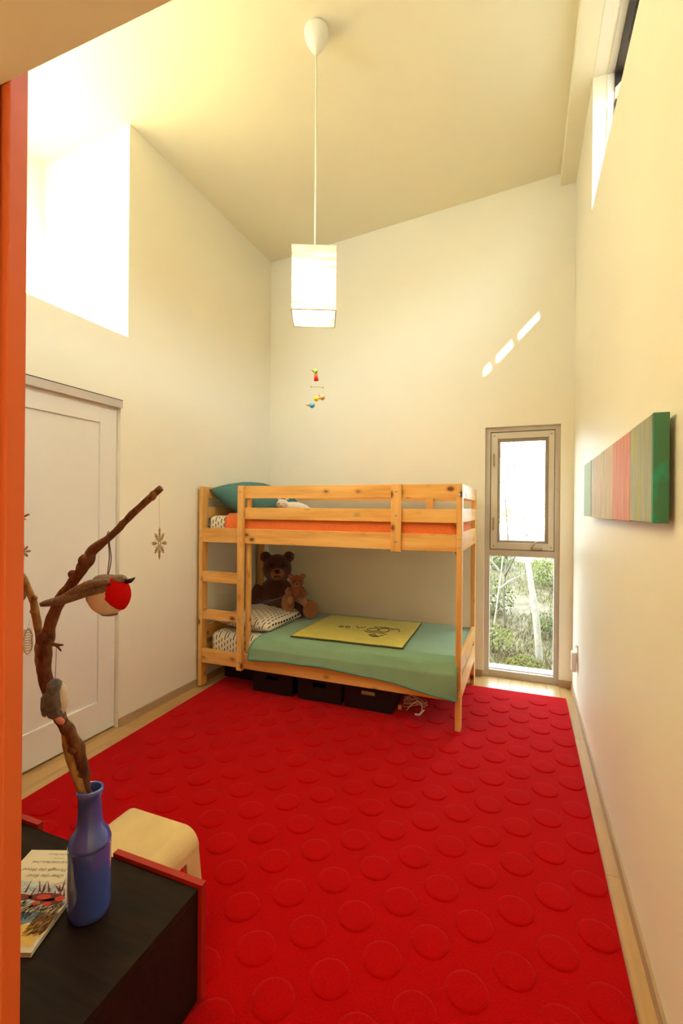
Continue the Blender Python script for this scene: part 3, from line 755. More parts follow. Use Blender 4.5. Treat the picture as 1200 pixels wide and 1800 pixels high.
# ------------------------------------------------------------------ crates and cable under the bed
def crate(x0, x1, y0, y1, label, slot=True):
    t = thing('storage_crate', ((x0 + x1) / 2, (y0 + y1) / 2, .0125), label, 'crate', 'black crates under the lower bunk')
    z0, z1 = .0185, .178
    tp = .012
    def panel(nm, a, b, thick_axis):
        pass
    box('bottom', x0 + tp, x1 - tp, y0 + tp, y1 - tp, z0, z0 + .008, 'crate_black', t)
    # front with a hand hole
    hx = (x0 + x1) / 2
    slabs('front', [(x0, hx - .05, y0, y0 + .008, z0, z1), (hx + .05, x1, y0, y0 + .008, z0, z1), (hx - .05, hx + .05, y0, y0 + .008, z0, .118), (hx - .05, hx + .05, y0, y0 + .008, .146, z1)], 'crate_black', t)
    box('back', x0, x1, y1 - .008, y1, z0, z1, 'crate_black', t); box('side', x0, x0 + .008, y0 + .008, y1 - .008, z0, z1, 'crate_black', t); box('side', x1 - .008, x1, y0 + .008, y1 - .008, z0, z1, 'crate_black', t)
    slabs('rim', [(x0 - .006, x1 + .006, y0 - .006, y0, z1 - .018, z1), (x0 - .006, x1 + .006, y1, y1 + .006, z1 - .018, z1), (x0 - .006, x0, y0, y1, z1 - .018, z1), (x1, x1 + .006, y0, y1, z1 - .018, z1)], 'crate_black', t)
    return t
crate(-2.29, -1.965, 3.22, 3.74, 'black storage crate set back under the bunk near the head end')
crate(-1.915, -1.575, 3.055, 3.60, 'black storage crate under the bunk just right of the ladder foot')
crate(-1.530, -1.195, 3.055, 3.60, 'black storage crate in the middle of those under the bunk')
c3 = crate(-1.165, -.820, 3.055, 3.60, 'black storage crate under the bunk with cardboard showing in its hand hole')
cb = box('cardboard_sheet', -1.13, -.90, 3.075, 3.083, .03, .16, 'cardboard'); tag(cb, 'brown cardboard sheet standing inside the crate nearest the foot end', 'cardboard')
cbl = thing('cable', (-.70, 3.2, .02), 'tangled pale cable with a small plug lying under the foot of the bunk', 'cable')
rnd = random.Random(3)
pts = [(-.80, 3.35, .03)]
for i in range(16): pts.append((-.70 + .085 * math.cos(i * 1.9) + rnd.uniform(-.02, .02), 3.20 + .05 * math.sin(i * 1.9), .03 + .05 * abs(math.sin(i * 1.3)) + rnd.uniform(0, .015)))
tube('cord', pts, .003, 'plush_pink', cbl, 6, 6)
tube('cord', [(-.74, 3.14, .024), (-.70, 3.13, .075), (-.66, 3.14, .10), (-.64, 3.17, .06), (-.64, 3.16, .03)], .003, 'white_plastic', cbl, 6, 6)
box('plug', -.80, -.775, 3.13, 3.15, .022, .052, 'toy_pink', cbl, .004)
brk = mk('adapter_clip', [(-.655, 3.10, .020), (-.640, 3.10, .020), (-.605, 3.10, .062), (-.620, 3.10, .062), (-.655, 3.112, .020), (-.640, 3.112, .020), (-.605, 3.112, .062), (-.620, 3.112, .062)], [(0, 1, 2, 3), (4, 7, 6, 5), (0, 4, 5, 1), (1, 5, 6, 2), (2, 6, 7, 3), (3, 7, 4, 0)], 'white_plastic', cbl)
box('adapter_clip', -.675, -.640, 3.10, 3.112, .0185, .027, 'white_plastic', cbl, .001)

# ------------------------------------------------------------------ pendant lamp
LX, LY = -1.066, 2.280
lamp = thing('pendant_lamp', (LX, LY, 2.43), 'lit square paper pendant lamp hanging on a long white cord from the ceiling', 'lamp')
cz = ceil_z(LX)
lathe('ceiling_canopy', [(.064, .004), (.066, -.015), (.064, -.035), (.055, -.065), (.038, -.095), (.018, -.122), (.008, -.135)], (LX, LY, cz), 'lamp_white', lamp, 32)
box('added_diffuser', LX - .10, LX + .10, LY - .10, LY + .10, 2.7655, 2.7665, 'rice_paper', lamp, 0).rotation_euler = (0, 0, math.radians(24))  # added paper lid, keeps a hot spot off the ceiling
tube('cord', [(LX, LY, cz - .13), (LX + .002, LY, 3.3), (LX, LY, 2.62)], .0045, 'lamp_white', lamp, 8, 4)
hw, sz0_, sz1_ = .1145, 2.435, 2.768
ang = math.radians(24)
def rotxy(x, y): return (LX + x * math.cos(ang) - y * math.sin(ang), LY + x * math.sin(ang) + y * math.cos(ang))
V, F = [], []
nn, nz = 8, 40
ringp = []
for s_ in range(4):
    a = [(-1, -1), (1, -1), (1, 1), (-1, 1)][s_]; b = [(1, -1), (1, 1), (-1, 1), (-1, -1)][s_]
    for i in range(nn): ringp.append((a[0] + (b[0] - a[0]) * i / nn, a[1] + (b[1] - a[1]) * i / nn))
for j in range(nz + 1):
    z = sz0_ + (sz1_ - sz0_) * j / nz
    for k, (x, y) in enumerate(ringp):
        cr_ = .0022 * noise.noise(Vector((x * 1.2, y * 1.2, z * 60))) / .11
        px, py = rotxy(x * hw * (1 + cr_), y * hw * (1 + cr_)); V.append((px, py, z))
m_ = len(ringp)
for j in range(nz):
    for k in range(m_): F.append((j * m_ + k, j * m_ + (k + 1) % m_, (j + 1) * m_ + (k + 1) % m_, (j + 1) * m_ + k))
mk('shade', V, F, 'rice_paper', lamp)
for z in (sz0_, sz1_):
    q = [rotxy(x * hw, y * hw) for x, y in ((-1, -1), (1, -1), (1, 1), (-1, 1))]
    for i in range(4): tube('wire_frame', [(*q[i], z), (*q[(i + 1) % 4], z)], .0028, 'window_bead' if z < 2.5 else 'lamp_white', lamp, 6)
q = [rotxy(x * hw, y * hw) for x, y in ((-1, 0), (1, 0), (0, -1), (0, 1))]
tube('wire_frame', [(*q[0], sz1_ - .002), (*q[1], sz1_ - .002)], .002, 'lamp_white', lamp, 6); tube('wire_frame', [(*q[2], sz1_ - .002), (*q[3], sz1_ - .002)], .002, 'lamp_white', lamp, 6)
lathe('socket', [(.012, .08), (.020, .07), (.020, .012), (.016, 0)], (LX, LY, 2.665), 'lamp_white', lamp, 20)
lathe('bulb', [(.014, .055), (.018, .045), (.030, .020), (.030, .0), (.020, -.022), (.002, -.031)], (LX, LY, 2.615), 'bulb_glow', lamp, 20)
ld = bpy.data.lights.new('bulb_light', 'POINT'); ld.energy = LAMP_W; ld.color = (1, .76, .34); ld.shadow_soft_size = .05
lo = bpy.data.objects.new('bulb_light', ld); link(lo, (LX, LY, 2.545), lamp)

# wooden mobile hanging under the lamp
mob = thing('wooden_mobile', (-1.11, 2.388, 1.98), 'tiny mobile of coloured wooden birds hanging on thread below the lamp', 'mobile')
tube('thread', [(-1.1110, 2.3850, 2.4350), (-1.1065, 2.3920, 2.2010)], .00015, 'pale_thread', mob, 5); tube('thread', [(-1.1025, 2.3940, 2.1310), (-1.0985, 2.3960, 2.0970)], .00015, 'pale_thread', mob, 5)
tube('rod', [(-1.1285, 2.3840, 2.0980), (-1.0975, 2.3960, 2.0965), (-1.0655, 2.4080, 2.0940)], .0012, 'toy_rod', mob, 6)
for p in ((-1.1285, 2.3840, 2.0980), (-1.0655, 2.4080, 2.0940)): ball('rod_bead', p, .004, 'toy_wood', mob, None, 8, 6)
ball('bird_head', (-1.1045, 2.3920, 2.1840), .0125, 'toy_green', mob, None, 14, 10)
def cone(name, a, b, r0, mat, parent): return tube(name, [a, b], [r0, r0 * .15], mat, parent, 8)
cone('beak', (-1.1145, 2.3870, 2.1860), (-1.1305, 2.3800, 2.1940), .006, 'toy_wood', mob)
for dx in (-.006, .007): tube('bird_body', [(-1.1035 + dx * .5, 2.393, 2.168), (-1.1025 + dx, 2.394, 2.131)], [.007, .0075], 'toy_red', mob, 10)
ball('bird_ball', (-1.0995, 2.3940, 2.0290), .0150, 'toy_yellow', mob, None, 14, 10); cone('beak', (-1.0885, 2.3990, 2.0310), (-1.0745, 2.4040, 2.0280), .006, 'toy_wood', mob)
ball('bird_ball', (-1.0685, 2.4070, 2.0370), .0145, 'toy_pink', mob, None, 14, 10); cone('beak', (-1.0775, 2.4030, 2.0430), (-1.0905, 2.3980, 2.0530), .006, 'toy_wood', mob)
ball('bird_ball', (-1.1225, 2.3850, 1.9920), .0160, 'toy_blue', mob, None, 14, 10); cone('beak', (-1.1345, 2.3800, 1.9920), (-1.1565, 2.3720, 1.9950), .008, 'toy_wood', mob)
for a, b in (((-1.1285, 2.3840, 2.0980), (-1.1225, 2.3850, 2.0080)), ((-1.0655, 2.4080, 2.0940), (-1.0685, 2.4070, 2.0510)), ((-1.0975, 2.3960, 2.0965), (-1.0995, 2.3940, 2.0440))): tube('thread', [a, b], .00015, 'pale_thread', mob, 5)

# ------------------------------------------------------------------ painted plank picture on the right wall
art = thing('plank_picture', (.34, 2.18, 1.378), 'wall picture of painted wooden planks in sage, tan, red and teal', 'picture')
AX0, AX1 = .315, .352
for y0, y1, mt, dz0, dz1 in ((2.652, 2.940, 'plank_sage', .0, .0), (2.34, 2.650, 'plank_tan', -.004, .0), (2.040, 2.338, 'plank_tan', -.006, .002), (1.720, 2.038, 'plank_red', -.004, .0), (1.452, 1.718, 'plank_grey', -.002, .001), (1.434, 1.4515, 'plank_teal', -.003, .002)):
    box('plank', AX0 + (.002 if mt == 'plank_tan' else 0), AX1, y0, y1, 1.379 + dz0, 1.665 + dz1, mt, art, .002)
for z in (1.45, 1.60): box('batten', AX1, XR - .0005, 1.52, 2.86, z - .02, z + .02, 'toy_wood', art, .001)
# plugged-in night light on the right wall by the window
nl = thing('plug_in_device', (.34, 3.72, .36), 'white plug-in device on a wall socket beside the tall window', 'socket device')
box('wall_plate', XR - .006, XR, 3.665, 3.755, .33, .455, 'white_plastic', nl, .002)
box('plug_body', XR - .040, XR - .0065, 3.675, 3.745, .26, .40, 'white_plastic', nl, .008)
tube('prong_cover', [(XR - .012, 3.68, .44), (XR - .012, 3.74, .44)], .004, 'white_plastic', nl, 8)

# ------------------------------------------------------------------ black storage bench in the left foreground
TZ = .330
bn = thing('storage_bench', (-1.25, .84, .0), 'low black bench with a notched red back panel in the left foreground', 'bench')
box('top', -1.72, -.846, .60, 1.074, TZ - .018, TZ, 'black_stain', bn, .0015)
box('side', -.864, -.846, .60, 1.074, .0125, TZ - .018, 'black_stain', bn, .001); box('side', -1.72, -1.702, .60, 1.074, .0125, TZ - .018, 'black_stain', bn, .001)
box('front', -1.702, -.864, .60, .616, .0125, TZ - .018, 'black_stain', bn, .001)
slabs('back_panel', [(-1.73, -1.502, 1.0745, 1.094, .0125, TZ + .012), (-1.502, -1.166, 1.0745, 1.094, .0125, TZ - .035), (-1.166, -.834, 1.0745, 1.094, .0125, TZ + .012)], 'red_panel', bn)
# blue bottle vase
vs = thing('bottle_vase', (-1.068, .908, TZ), 'glossy blue ceramic bottle vase standing on the black bench', 'vase')
lathe('body', [(.046, .0005), (.0515, .004), (.052, .02), (.052, .165), (.0525, .178), (.0515, .182), (.053, .184), (.0515, .192), (.044, .212), (.034, .226), (.0305, .242), (.0295, .262), (.0285, .310), (.0315, .314), (.0335, .320), (.0320, .327), (.0285, .329), (.0250, .325), (.0245, .28), (.026, .24), (.044, .20), (.046, .02), (.001, .012)], (-1.068, .908, TZ), 'blue_glaze', vs, 48)
# branches
main = [(-1.073, .909, .345), (-1.077, .909, .601), (-1.083, .907, .651), (-1.086, .900, .725), (-1.113, .889, .796), (-1.142, .878, .842), (-1.181, .863, .947), (-1.181, .863, 1.017), (-1.163, .864, 1.094), (-1.140, .874, 1.161), (-1.099, .884, 1.216), (-1.067, .891, 1.262), (-1.055, .896, 1.290), (-1.016, .911, 1.322), (-.949, .927, 1.389), (-.873, .946, 1.456)]
rad = [.010, .013, .0135, .0135, .0150, .0155, .0165, .0165, .0150, .0145, .0135, .0155, .0135, .0095, .0090, .0085]
br = thing('branch', (-1.077, .909, .345), 'thick bare brown branch rising from the blue vase and bending right', 'branch')
V, F = tubegeo(main, rad, 12, 8, .35)
for c_, r_ in (((-1.104, .881, 1.226), (.015, .012, .012)), ((-1.068, .884, 1.264), (.016, .015, .020)), ((-1.150, .868, 1.150), (.016, .015, .014)), ((-1.180, .855, 1.058), (.017, .016, .026)), ((-.893, .938, 1.436), (.010, .010, .015)), ((-1.105, .885, .765), (.016, .014, .010)), ((-1.092, .893, .700), (.017, .014, .008)), ((-1.13, .876, .838), (.010, .012, .012))):
    ellip(c_, r_, Euler((.3, .5, .2)), 10, 8, V, F)
mk('stem', V, F, 'bark_dark', br, None, True)
V, F = tubegeo([(-1.179, .855, 1.056), (-1.150, .852, 1.050), (-1.134, .850, 1.047), (-1.103, .852, 1.049)], [.009, .006, .005, .002], 8, 4, .3)
tubegeo([(-1.134, .850, 1.047), (-1.120, .850, 1.043), (-1.107, .850, 1.033)], [.004, .003, .0015], 8, 3, .3, V, F); mk('twig', V, F, 'bark_dark', br, None, True)
sec = [(-1.066, .893, .345), (-1.075, .894, .611), (-1.082, .891, .660), (-1.098, .884, .711), (-1.118, .878, .769), (-1.158, .899, .822), (-1.215, .898, .899), (-1.250, .895, .968), (-1.249, .895, 1.026), (-1.254, .893, 1.069), (-1.259, .880, 1.150), (-1.270, .865, 1.203), (-1.280, .856, 1.230), (-1.292, .835, 1.290), (-1.301, .832, 1.344), (-1.33, .83, 1.41)]
b2 = thing('branch', (-1.07, .894, .345), 'thinner pale branch from the blue vase leaning left beside the orange door', 'branch')
V, F = tubegeo(sec, [.007, .0095, .010, .010, .010, .010, .010, .0105, .011, .010, .009, .0085, .0085, .008, .007, .005], 10, 6, .35)
for c_, r_ in (((-1.265, .872, 1.175), (.008, .008, .012)), ((-1.251, .880, 1.154), (.009, .007, .009)), ((-1.257, .884, 1.115), (.012, .010, .008))): ellip(c_, r_, Euler((.4, .3, .2)), 10, 8, V, F)
mk('stem', V, F, 'bark_light', b2, None, True)
tube('twig', [(-1.295, .834, 1.305), (-1.287, .848, 1.351), (-1.272, .854, 1.370), (-1.262, .858, 1.378), (-1.250, .863, 1.384)], [.005, .004, .0035, .003, .002], 'bark_light', b2, 8, 4, .3)
tube('twig', [(-1.268, .856, 1.372), (-1.256, .858, 1.370)], [.003, .0015], 'bark_light', b2, 8)

# felt robin
rb = thing('bird_ornament', (-.971, .876, 1.13), 'felt robin ornament with red face and white belly hanging from the branch', 'ornament')
rc = Vector((-.9715, .874, 1.184)); sx = Vector((.929, .366, 0))        # body axis runs along the picture plane
rot = Euler((0, 0, math.atan2(.366, .929)))
rot2 = (Matrix.Rotation(math.atan2(.366, .929), 3, 'Z') @ Matrix.Rotation(math.radians(12), 3, 'Y')).to_euler()
RAD = (.050, .046, .050)
ball('body', rc, RAD, 'felt_white', rb, rot2, 28, 18)
def rp(a, b, z): return rc + sx * a + Vector((-.366, .929, 0)) * b + Vector((0, 0, z))
def shell(name, test, mat, grow, nu=150, nv=90):
    V, F = [], []; idx = {}
    R = rot2.to_matrix()
    for j in range(1, nv):
        for i in range(nu):
            th, ph = PI * j / nv, 2 * PI * i / nu
            idx[(j, i)] = len(V)
            V.append(rc + R @ Vector((RAD[0] * grow * math.sin(th) * math.cos(ph), RAD[1] * grow * math.sin(th) * math.sin(ph), RAD[2] * grow * math.cos(th))))
    keep = []
    for j in range(1, nv - 1):
        for i in range(nu):
            q = (idx[(j, i)], idx[(j, (i + 1) % nu)], idx[(j + 1, (i + 1) % nu)], idx[(j + 1, i)])
            c_ = sum((V[k] for k in q), Vector()) / 4 - rc
            loc = Vector((c_.dot(sx), c_.dot(Vector((-.366, .929, 0))), c_.z))
            if test(loc): keep.append(q)
    used = sorted({k for q in keep for k in q}); mp = {k: n for n, k in enumerate(used)}
    o = mk(name, [tuple(V[k]) for k in used], [tuple(mp[k] for k in q) for q in keep], mat, rb, None, True)
    md = o.modifiers.new('thickness', 'SOLIDIFY'); md.thickness = .003; md.offset = -1
    return o
shell('back_felt', lambda p: p.z > .012 + .25 * p.x and p.x < .03 or p.x < -.047, 'felt_brown', 1.035)
shell('face', lambda p: p.x > .015 + .75 * max(0, -p.z - .004), 'felt_red', 1.06)
blob('head_top', [('e', rp(.022, 0, .040), (.024, .024, .012)), ('e', rp(-.01, 0, .040), (.03, .026, .012))], 'felt_brown', rb, .004, .001)
blob('tail', [('t', [rp(-.02, -.030, .018), rp(-.055, -.030, .008), rp(-.095, -.035, -.006), rp(-.128, -.045, -.013), rp(-.142, -.05, -.016)], [.008, .0135, .0125, .009, .005])], 'felt_brown', rb, .004, .0015)
blob('wing', [('t', [rp(.02, -.036, .040), rp(-.02, -.046, .036), rp(-.058, -.042, .020), rp(-.09, -.034, .006), rp(-.10, -.03, .004)], [.007, .0105, .009, .005, .003])], 'felt_brown', rb, .004, .0015)
tube('beak', [rp(.046, -.004, .036), rp(.058, -.006, .038), rp(.070, -.008, .046)], [.007, .006, .001], 'bead_black', rb, 8, 3)
ball('eye', rp(.024, -.043, .034), .0035, 'bead_black', rb, None, 8, 6)
ball('under_patch', rp(.004, -.004, -.047), (.022, .014, .005), 'felt_brown', rb, rot)
tube('hanging_loop', [rp(-.004, 0, .046), (-.991, .893, 1.28), (-1.006, .900, 1.335), (-1.016, .915, 1.336), (-1.012, .912, 1.310), (-.985, .893, 1.27), rp(-.002, 0, .046)], .0013, 'stem_string', rb, 6, 6)
# grey felted bird hanging lower
gbd = thing('bird_ornament', (-1.112, .841, .862), 'grey mottled felted bird ornament hanging upright against the thick branch', 'ornament')
gc = Vector((-1.112, .838, .914))
blob('body', [('e', gc + Vector((0, 0, -.006)), (.026, .024, .044)), ('e', gc + Vector((0, 0, .024)), (.021, .020, .028)), ('e', gc + Vector((.002, 0, -.034)), (.022, .019, .018))], 'felt_grey', gbd, .004, .002)
blob('belly', [('e', gc + Vector((.0085, .008, -.002)), (.0205, .019, .044))], 'felt_white', gbd, .004, .001)
blob('tail', [('t', [gc + Vector((.008, -.004, -.040)), gc + Vector((.020, .0, -.054)), gc + Vector((.030, .004, -.056))], [.008, .009, .006])], 'felt_pink', gbd, .004)
for s_ in (-1, 1): blob('wing', [('e', gc + Vector((.013 * s_, -.012 + .005 * s_, -.012)), (.012, .010, .032))], 'felt_grey', gbd, .004, .002)
tube('thread', [gc + Vector((0, 0, .050)), (-1.118, .846, 1.046)], .0006, 'stem_string', gbd, 6)

def star(name, c, r, yaw, mat, label, cat='ornament', vs_=1.0, hs=1.0, thread=None):
    t = thing(name, (c[0], c[1], c[2] - r), label, cat)
    V, F = [], []; ax = Vector((math.cos(yaw), math.sin(yaw), 0)); c = Vector(c)
    def P2(a, b): return c + ax * (a * hs) + Vector((0, 0, b * vs_))
    for k in range(8):
        g = k * PI / 4 + PI / 2; L = r if k % 2 == 0 else r * .86
        if k % 4 == 0: L = r
        d = (math.cos(g), math.sin(g)); n_ = (-d[1], d[0])
        tubegeo([P2(d[0] * r * .12, d[1] * r * .12), P2(d[0] * L, d[1] * L)], .0009, 5, 1, 0, V, F)
        for f, l in ((.28, .34), (.40, .34), (.52, .30), (.68, .22)):
            for s_ in (-1, 1):
                a = P2(d[0] * L * f, d[1] * L * f); b = P2(d[0] * L * (f + l) + n_[0] * s_ * r * .10, d[1] * L * (f + l) + n_[1] * s_ * r * .10)
                tubegeo([a, b], .0007, 4, 1, 0, V, F)
        g2 = g + PI / 8; e = (math.cos(g2), math.sin(g2))
        tubegeo([P2(e[0] * r * .2, e[1] * r * .2), P2(e[0] * r * .62, e[1] * r * .62)], .0007, 4, 1, 0, V, F)
    tubegeo([P2(r * .12 * math.cos(i * PI / 6), r * .12 * math.sin(i * PI / 6)) for i in range(13)], .0009, 5, 1, 0, V, F)
    mk('star_straws', V, F, mat, t, None, True)
    if thread: tube('thread', [tuple(P2(0, r)), thread], .0004, 'pale_thread', t, 5)
    return t
star('star_ornament', (-.876, .945, 1.313), .042, YAW + math.radians(48), 'straw', 'straw snowflake star hanging from the tip of the thick branch', thread=(-.880, .946, 1.447), hs=.5)
star('star_ornament', (-1.264, .857, 1.282), .024, YAW + math.radians(75), 'straw_red', 'small reddish straw star seen edge-on at the thin twig', thread=(-1.264, .857, 1.372))
lf = thing('leaf_ornament', (-1.267, .888, 1.00), 'golden pierced leaf ornament hanging from the thin branch', 'ornament')
V, F = [], []
lc = Vector((-1.267, .872, 1.034)); ax = Vector((math.cos(YAW + 1.0), math.sin(YAW + 1.0), 0))
out = [(.0, -.036), (.010, -.026), (.013, -.012), (.012, .004), (.013, .016), (.008, .026), (.003, .036), (-.003, .026), (-.008, .014), (-.010, 0), (-.009, -.014), (-.006, -.026), (.0, -.036)]
tubegeo([lc + ax * a + Vector((0, 0, b)) for a, b in out], .0012, 6, 2, 0, V, F)
for i in range(9):
    b = -.028 + i * .007; w_ = .011
    tubegeo([lc + ax * -.009 + Vector((0, 0, b)), lc + ax * w_ + Vector((0, 0, b + .006))], .0009, 5, 1, 0, V, F); tubegeo([lc + ax * -.009 + Vector((0, 0, b + .006)), lc + ax * w_ + Vector((0, 0, b))], .0009, 5, 1, 0, V, F)
mk('filigree', V, F, 'straw_gold', lf, None, True); tube('thread', [tuple(lc + Vector((0, 0, .036))), (-1.262, .880, 1.105)], .0004, 'pale_thread', lf, 5)
do = thing('ball_ornament', (-1.318, .872, 1.13), 'dark brown felted ball ornament half hidden behind the orange door edge', 'ornament')
blob('body', [('e', (-1.318, .872, 1.165), (.030, .03, .034)), ('e', (-1.292, .875, 1.185), (.016, .014, .018))], 'felt_brown', do, .005, .001)
tube('thread', [(-1.318, .872, 1.198), (-1.296, .836, 1.30)], .0006, 'stem_string', do, 5)

# ------------------------------------------------------------------ picture book on the bench
bk = bpy.data.objects.new('picture_book', None); link(bk, (-1.2467, .8761, TZ + .0005)); bk.rotation_euler = (0, 0, math.atan2(.357, .934))
tag(bk, 'paperback picture book lying upside down on the black bench beside the vase', 'book')
def bkchild(o):
    o.parent = bk; return o
BH_ = .011
def flat(name, polys, z, mat):
    V, F = [], []
    for p in polys:
        k = len(V); V += [(x, y, z) for x, y in p]; F.append(tuple(range(k, k + len(p))))
    me = bpy.data.meshes.new(name); me.from_pydata(V, [], F); me.materials.append(M[mat])
    o = bpy.data.objects.new(name, me); C.objects.link(o); o.parent = bk; return o
def lbox(name, x0, x1, y0, y1, z0, z1, mat):
    me = bpy.data.meshes.new(name); me.from_pydata(bv(x0, x1, y0, y1, z0, z1), [], BOXF); me.materials.append(M[mat])
    o = bpy.data.objects.new(name, me); C.objects.link(o); o.parent = bk; return o
lbox('pages', -.1095, .1105, -.163, .163, .0012, BH_ - .0012, 'white_plastic'); lbox('front_cover', -.1115, .1115, -.165, .165, BH_ - .0012, BH_, 'paper_cover'); lbox('back_cover', -.1115, .1115, -.165, .165, 0, .0012, 'paper_cover')
z = BH_ + .0003
flat('print_sky', [[(-.1115, .052), (-.1115, -.03), (.1115, -.03), (.1115, .010), (.06, .030), (0, .040), (-.05, .046)]], z, 'print_pale')
flat('print_river', [[(-.1115, -.055), (.1115, -.055), (.1115, -.075), (.06, -.080), (.035, -.094), (-.1115, -.10)]], z + .0002, 'print_blue')
flat('print_field', [[(-.1115, -.10), (.035, -.094), (.06, -.088), (.1, -.09), (.1, -.150), (-.1115, -.155)]], z + .0004, 'print_yellow')
def strokes(n, region, L, w, ang_, seed):
    rr = random.Random(seed); out_ = []
    for i in range(n):
        x = rr.uniform(region[0], region[1]); y = rr.uniform(region[2], region[3]); a = ang_ + rr.uniform(-.7, .7); l = L * rr.uniform(.5, 1.2)
        dx, dy = math.cos(a) * l, math.sin(a) * l; nx, ny = -math.sin(a) * w, math.cos(a) * w
        c_ = lambda px, py: (max(-.111, min(.111, px)), max(-.16, min(.16, py)))
        out_.append([c_(x - nx, y - ny), c_(x + dx, y + dy), c_(x + nx, y + ny)])
    return out_
flat('print_snowlines', strokes(60, (-.11, .09, .0, .045), .07, .0006, -.2, 1), z + .0005, 'print_blue')
flat('print_thicket', strokes(260, (-.11, .105, -.080, -.030), .028, .0012, 1.2, 2), z + .0006, 'ink_black')
flat('print_trunks', strokes(26, (-.10, .10, -.02, .012), .045, .003, 1.9, 3), z + .0007, 'print_maroon')
ovl = lambda cx, cy, rx, ry, n=16: [(cx + rx * math.cos(2 * PI * i / n), cy + ry * math.sin(2 * PI * i / n)) for i in range(n)]
flat('print_sledge', [ovl(.045, -.008, .048, .014), ovl(-.04, -.01, .05, .012), ovl(.07, -.022, .03, .01)], z + .0008, 'print_maroon')
flat('print_red', [ovl(.040, -.008, .020, .008), ovl(.086, -.012, .014, .008), ovl(.03, -.028, .010, .006), ovl(.062, -.030, .012, .006), ovl(-.05, -.006, .02, .007)], z + .0010, 'print_red')
flat('print_wheat', strokes(110, (.055, .108, -.125, -.070), .035, .0012, .9, 5), z + .0010, 'print_ochre')
flat('print_wheat_lines', strokes(60, (.055, .105, -.125, -.070), .035, .0007, .9, 6), z + .0012, 'ink_black')
def text(name, body, size, x, y, mat='ink', shear=.35):
    cu = bpy.data.curves.new(name, 'FONT'); cu.body = body; cu.size = size; cu.align_x = 'CENTER'; cu.shear = shear; cu.resolution_u = 2
    t = bpy.data.objects.new('tmp', cu); C.objects.link(t); bpy.context.view_layer.update()
    me = bpy.data.meshes.new_from_object(t.evaluated_get(bpy.context.evaluated_depsgraph_get())); bpy.data.objects.remove(t, do_unlink=True)
    me.materials.clear(); me.materials.append(M[mat])
    o = bpy.data.objects.new(name, me); C.objects.link(o); o.parent = bk; o.location = (x, y, BH_ + .0005); o.rotation_euler = (0, 0, PI); return o
text('title_text', 'Over the River', .0175, -.004, .070); text('title_text', 'and Through the Wood', .0165, -.004, .092)
text('author_text', 'Poem by Lydia Maria Child', .0115, -.012, .120); text('small_text', 'Woodcuts by', .006, -.006, .133); text('author_text', 'Christopher Manson', .0095, -.006, .150)

# ------------------------------------------------------------------ bent plywood stool
st = thing('plywood_stool', (-1.2, 1.21, .012), 'small bent plywood stool with a slotted side behind the black bench', 'stool')
sy0, sy1 = 1.100, 1.316
prof = []
def arc(cx, cz_, r, a0, a1, n): return [(cx + r * math.cos(a0 + (a1 - a0) * i / n), cz_ + r * math.sin(a0 + (a1 - a0) * i / n)) for i in range(n + 1)]
right = [(-1.008, .0125), (-1.0335, .231)]
path = right + arc(-1.095, .237, .062, math.radians(8), PI / 2, 10) + arc(-1.315, .237, .062, PI / 2, math.radians(172), 10) + [(-1.378, .231), (-1.402, .0125)]
V, F = [], []
TH = .012
nrm = []
for i, (x, z_) in enumerate(path):
    a = path[max(i - 1, 0)]; b = path[min(i + 1, len(path) - 1)]; dx, dz = b[0] - a[0], b[1] - a[1]; l = math.hypot(dx, dz); nrm.append((dz / l, -dx / l))
ys = [sy0, sy0 + .008, 1.172, 1.250, sy1 - .008, sy1]
def lay(i, off, y):
    x, z_ = path[i]; nx, nz = nrm[i]; return (x - nx * off * -1, y, z_ - nz * off * -1)
npth = len(path)
# seat with both sides; the right-hand side leaves out a hand slot between the middle ys
grid = {}
pz = [0, .17, .20]
full = [(path[0][0] + (path[1][0] - path[0][0]) * t, path[0][1] + (path[1][1] - path[0][1]) * t) for t in (0, .80, .955)] + path[1:]
path = full; nrm = []
for i, (x, z_) in enumerate(path):
    a = path[max(i - 1, 0)]; b = path[min(i + 1, len(path) - 1)]; dx, dz = b[0] - a[0], b[1] - a[1]; l = math.hypot(dx, dz); nrm.append((dz / l, -dx / l))
npth = len(path)
hole = lambda i, j: i == 1 and j == 2
for s_ in (0, 1):
    for i in range(npth):
        for j, y in enumerate(ys):
            grid[(s_, i, j)] = len(V); x, z_ = path[i]; nx, nz = nrm[i]; o_ = 0 if s_ == 0 else -TH
            V.append((x + nx * o_, y, z_ + nz * o_))
nj = len(ys)
for i in range(npth - 1):
    for j in range(nj - 1):
        if hole(i, j): continue
        F.append((grid[0, i, j], grid[0, i + 1, j], grid[0, i + 1, j + 1], grid[0, i, j + 1])); F.append((grid[1, i, j], grid[1, i, j + 1], grid[1, i + 1, j + 1], grid[1, i + 1, j]))
    for j in (0, nj - 1): F.append((grid[0, i, j], grid[0, i + 1, j], grid[1, i + 1, j], grid[1, i, j]))
for i in (0, npth - 1):
    for j in range(nj - 1): F.append((grid[0, i, j], grid[0, i, j + 1], grid[1, i, j + 1], grid[1, i, j]))
for a, b in (((1, 2), (2, 2)), ((1, 3), (2, 3)), ((1, 2), (1, 3)), ((2, 2), (2, 3))): F.append((grid[0, a[0], a[1]], grid[0, b[0], b[1]], grid[1, b[0], b[1]], grid[1, a[0], a[1]]))
so = mk('bent_seat', V, F, 'plywood', st)
md = so.modifiers.new('edge', 'BEVEL'); md.width = .003; md.segments = 2; md.limit_method = 'ANGLE'
box('stretcher', -1.382, -1.030, 1.19, 1.23, .10, .112, 'plywood', st, .002)

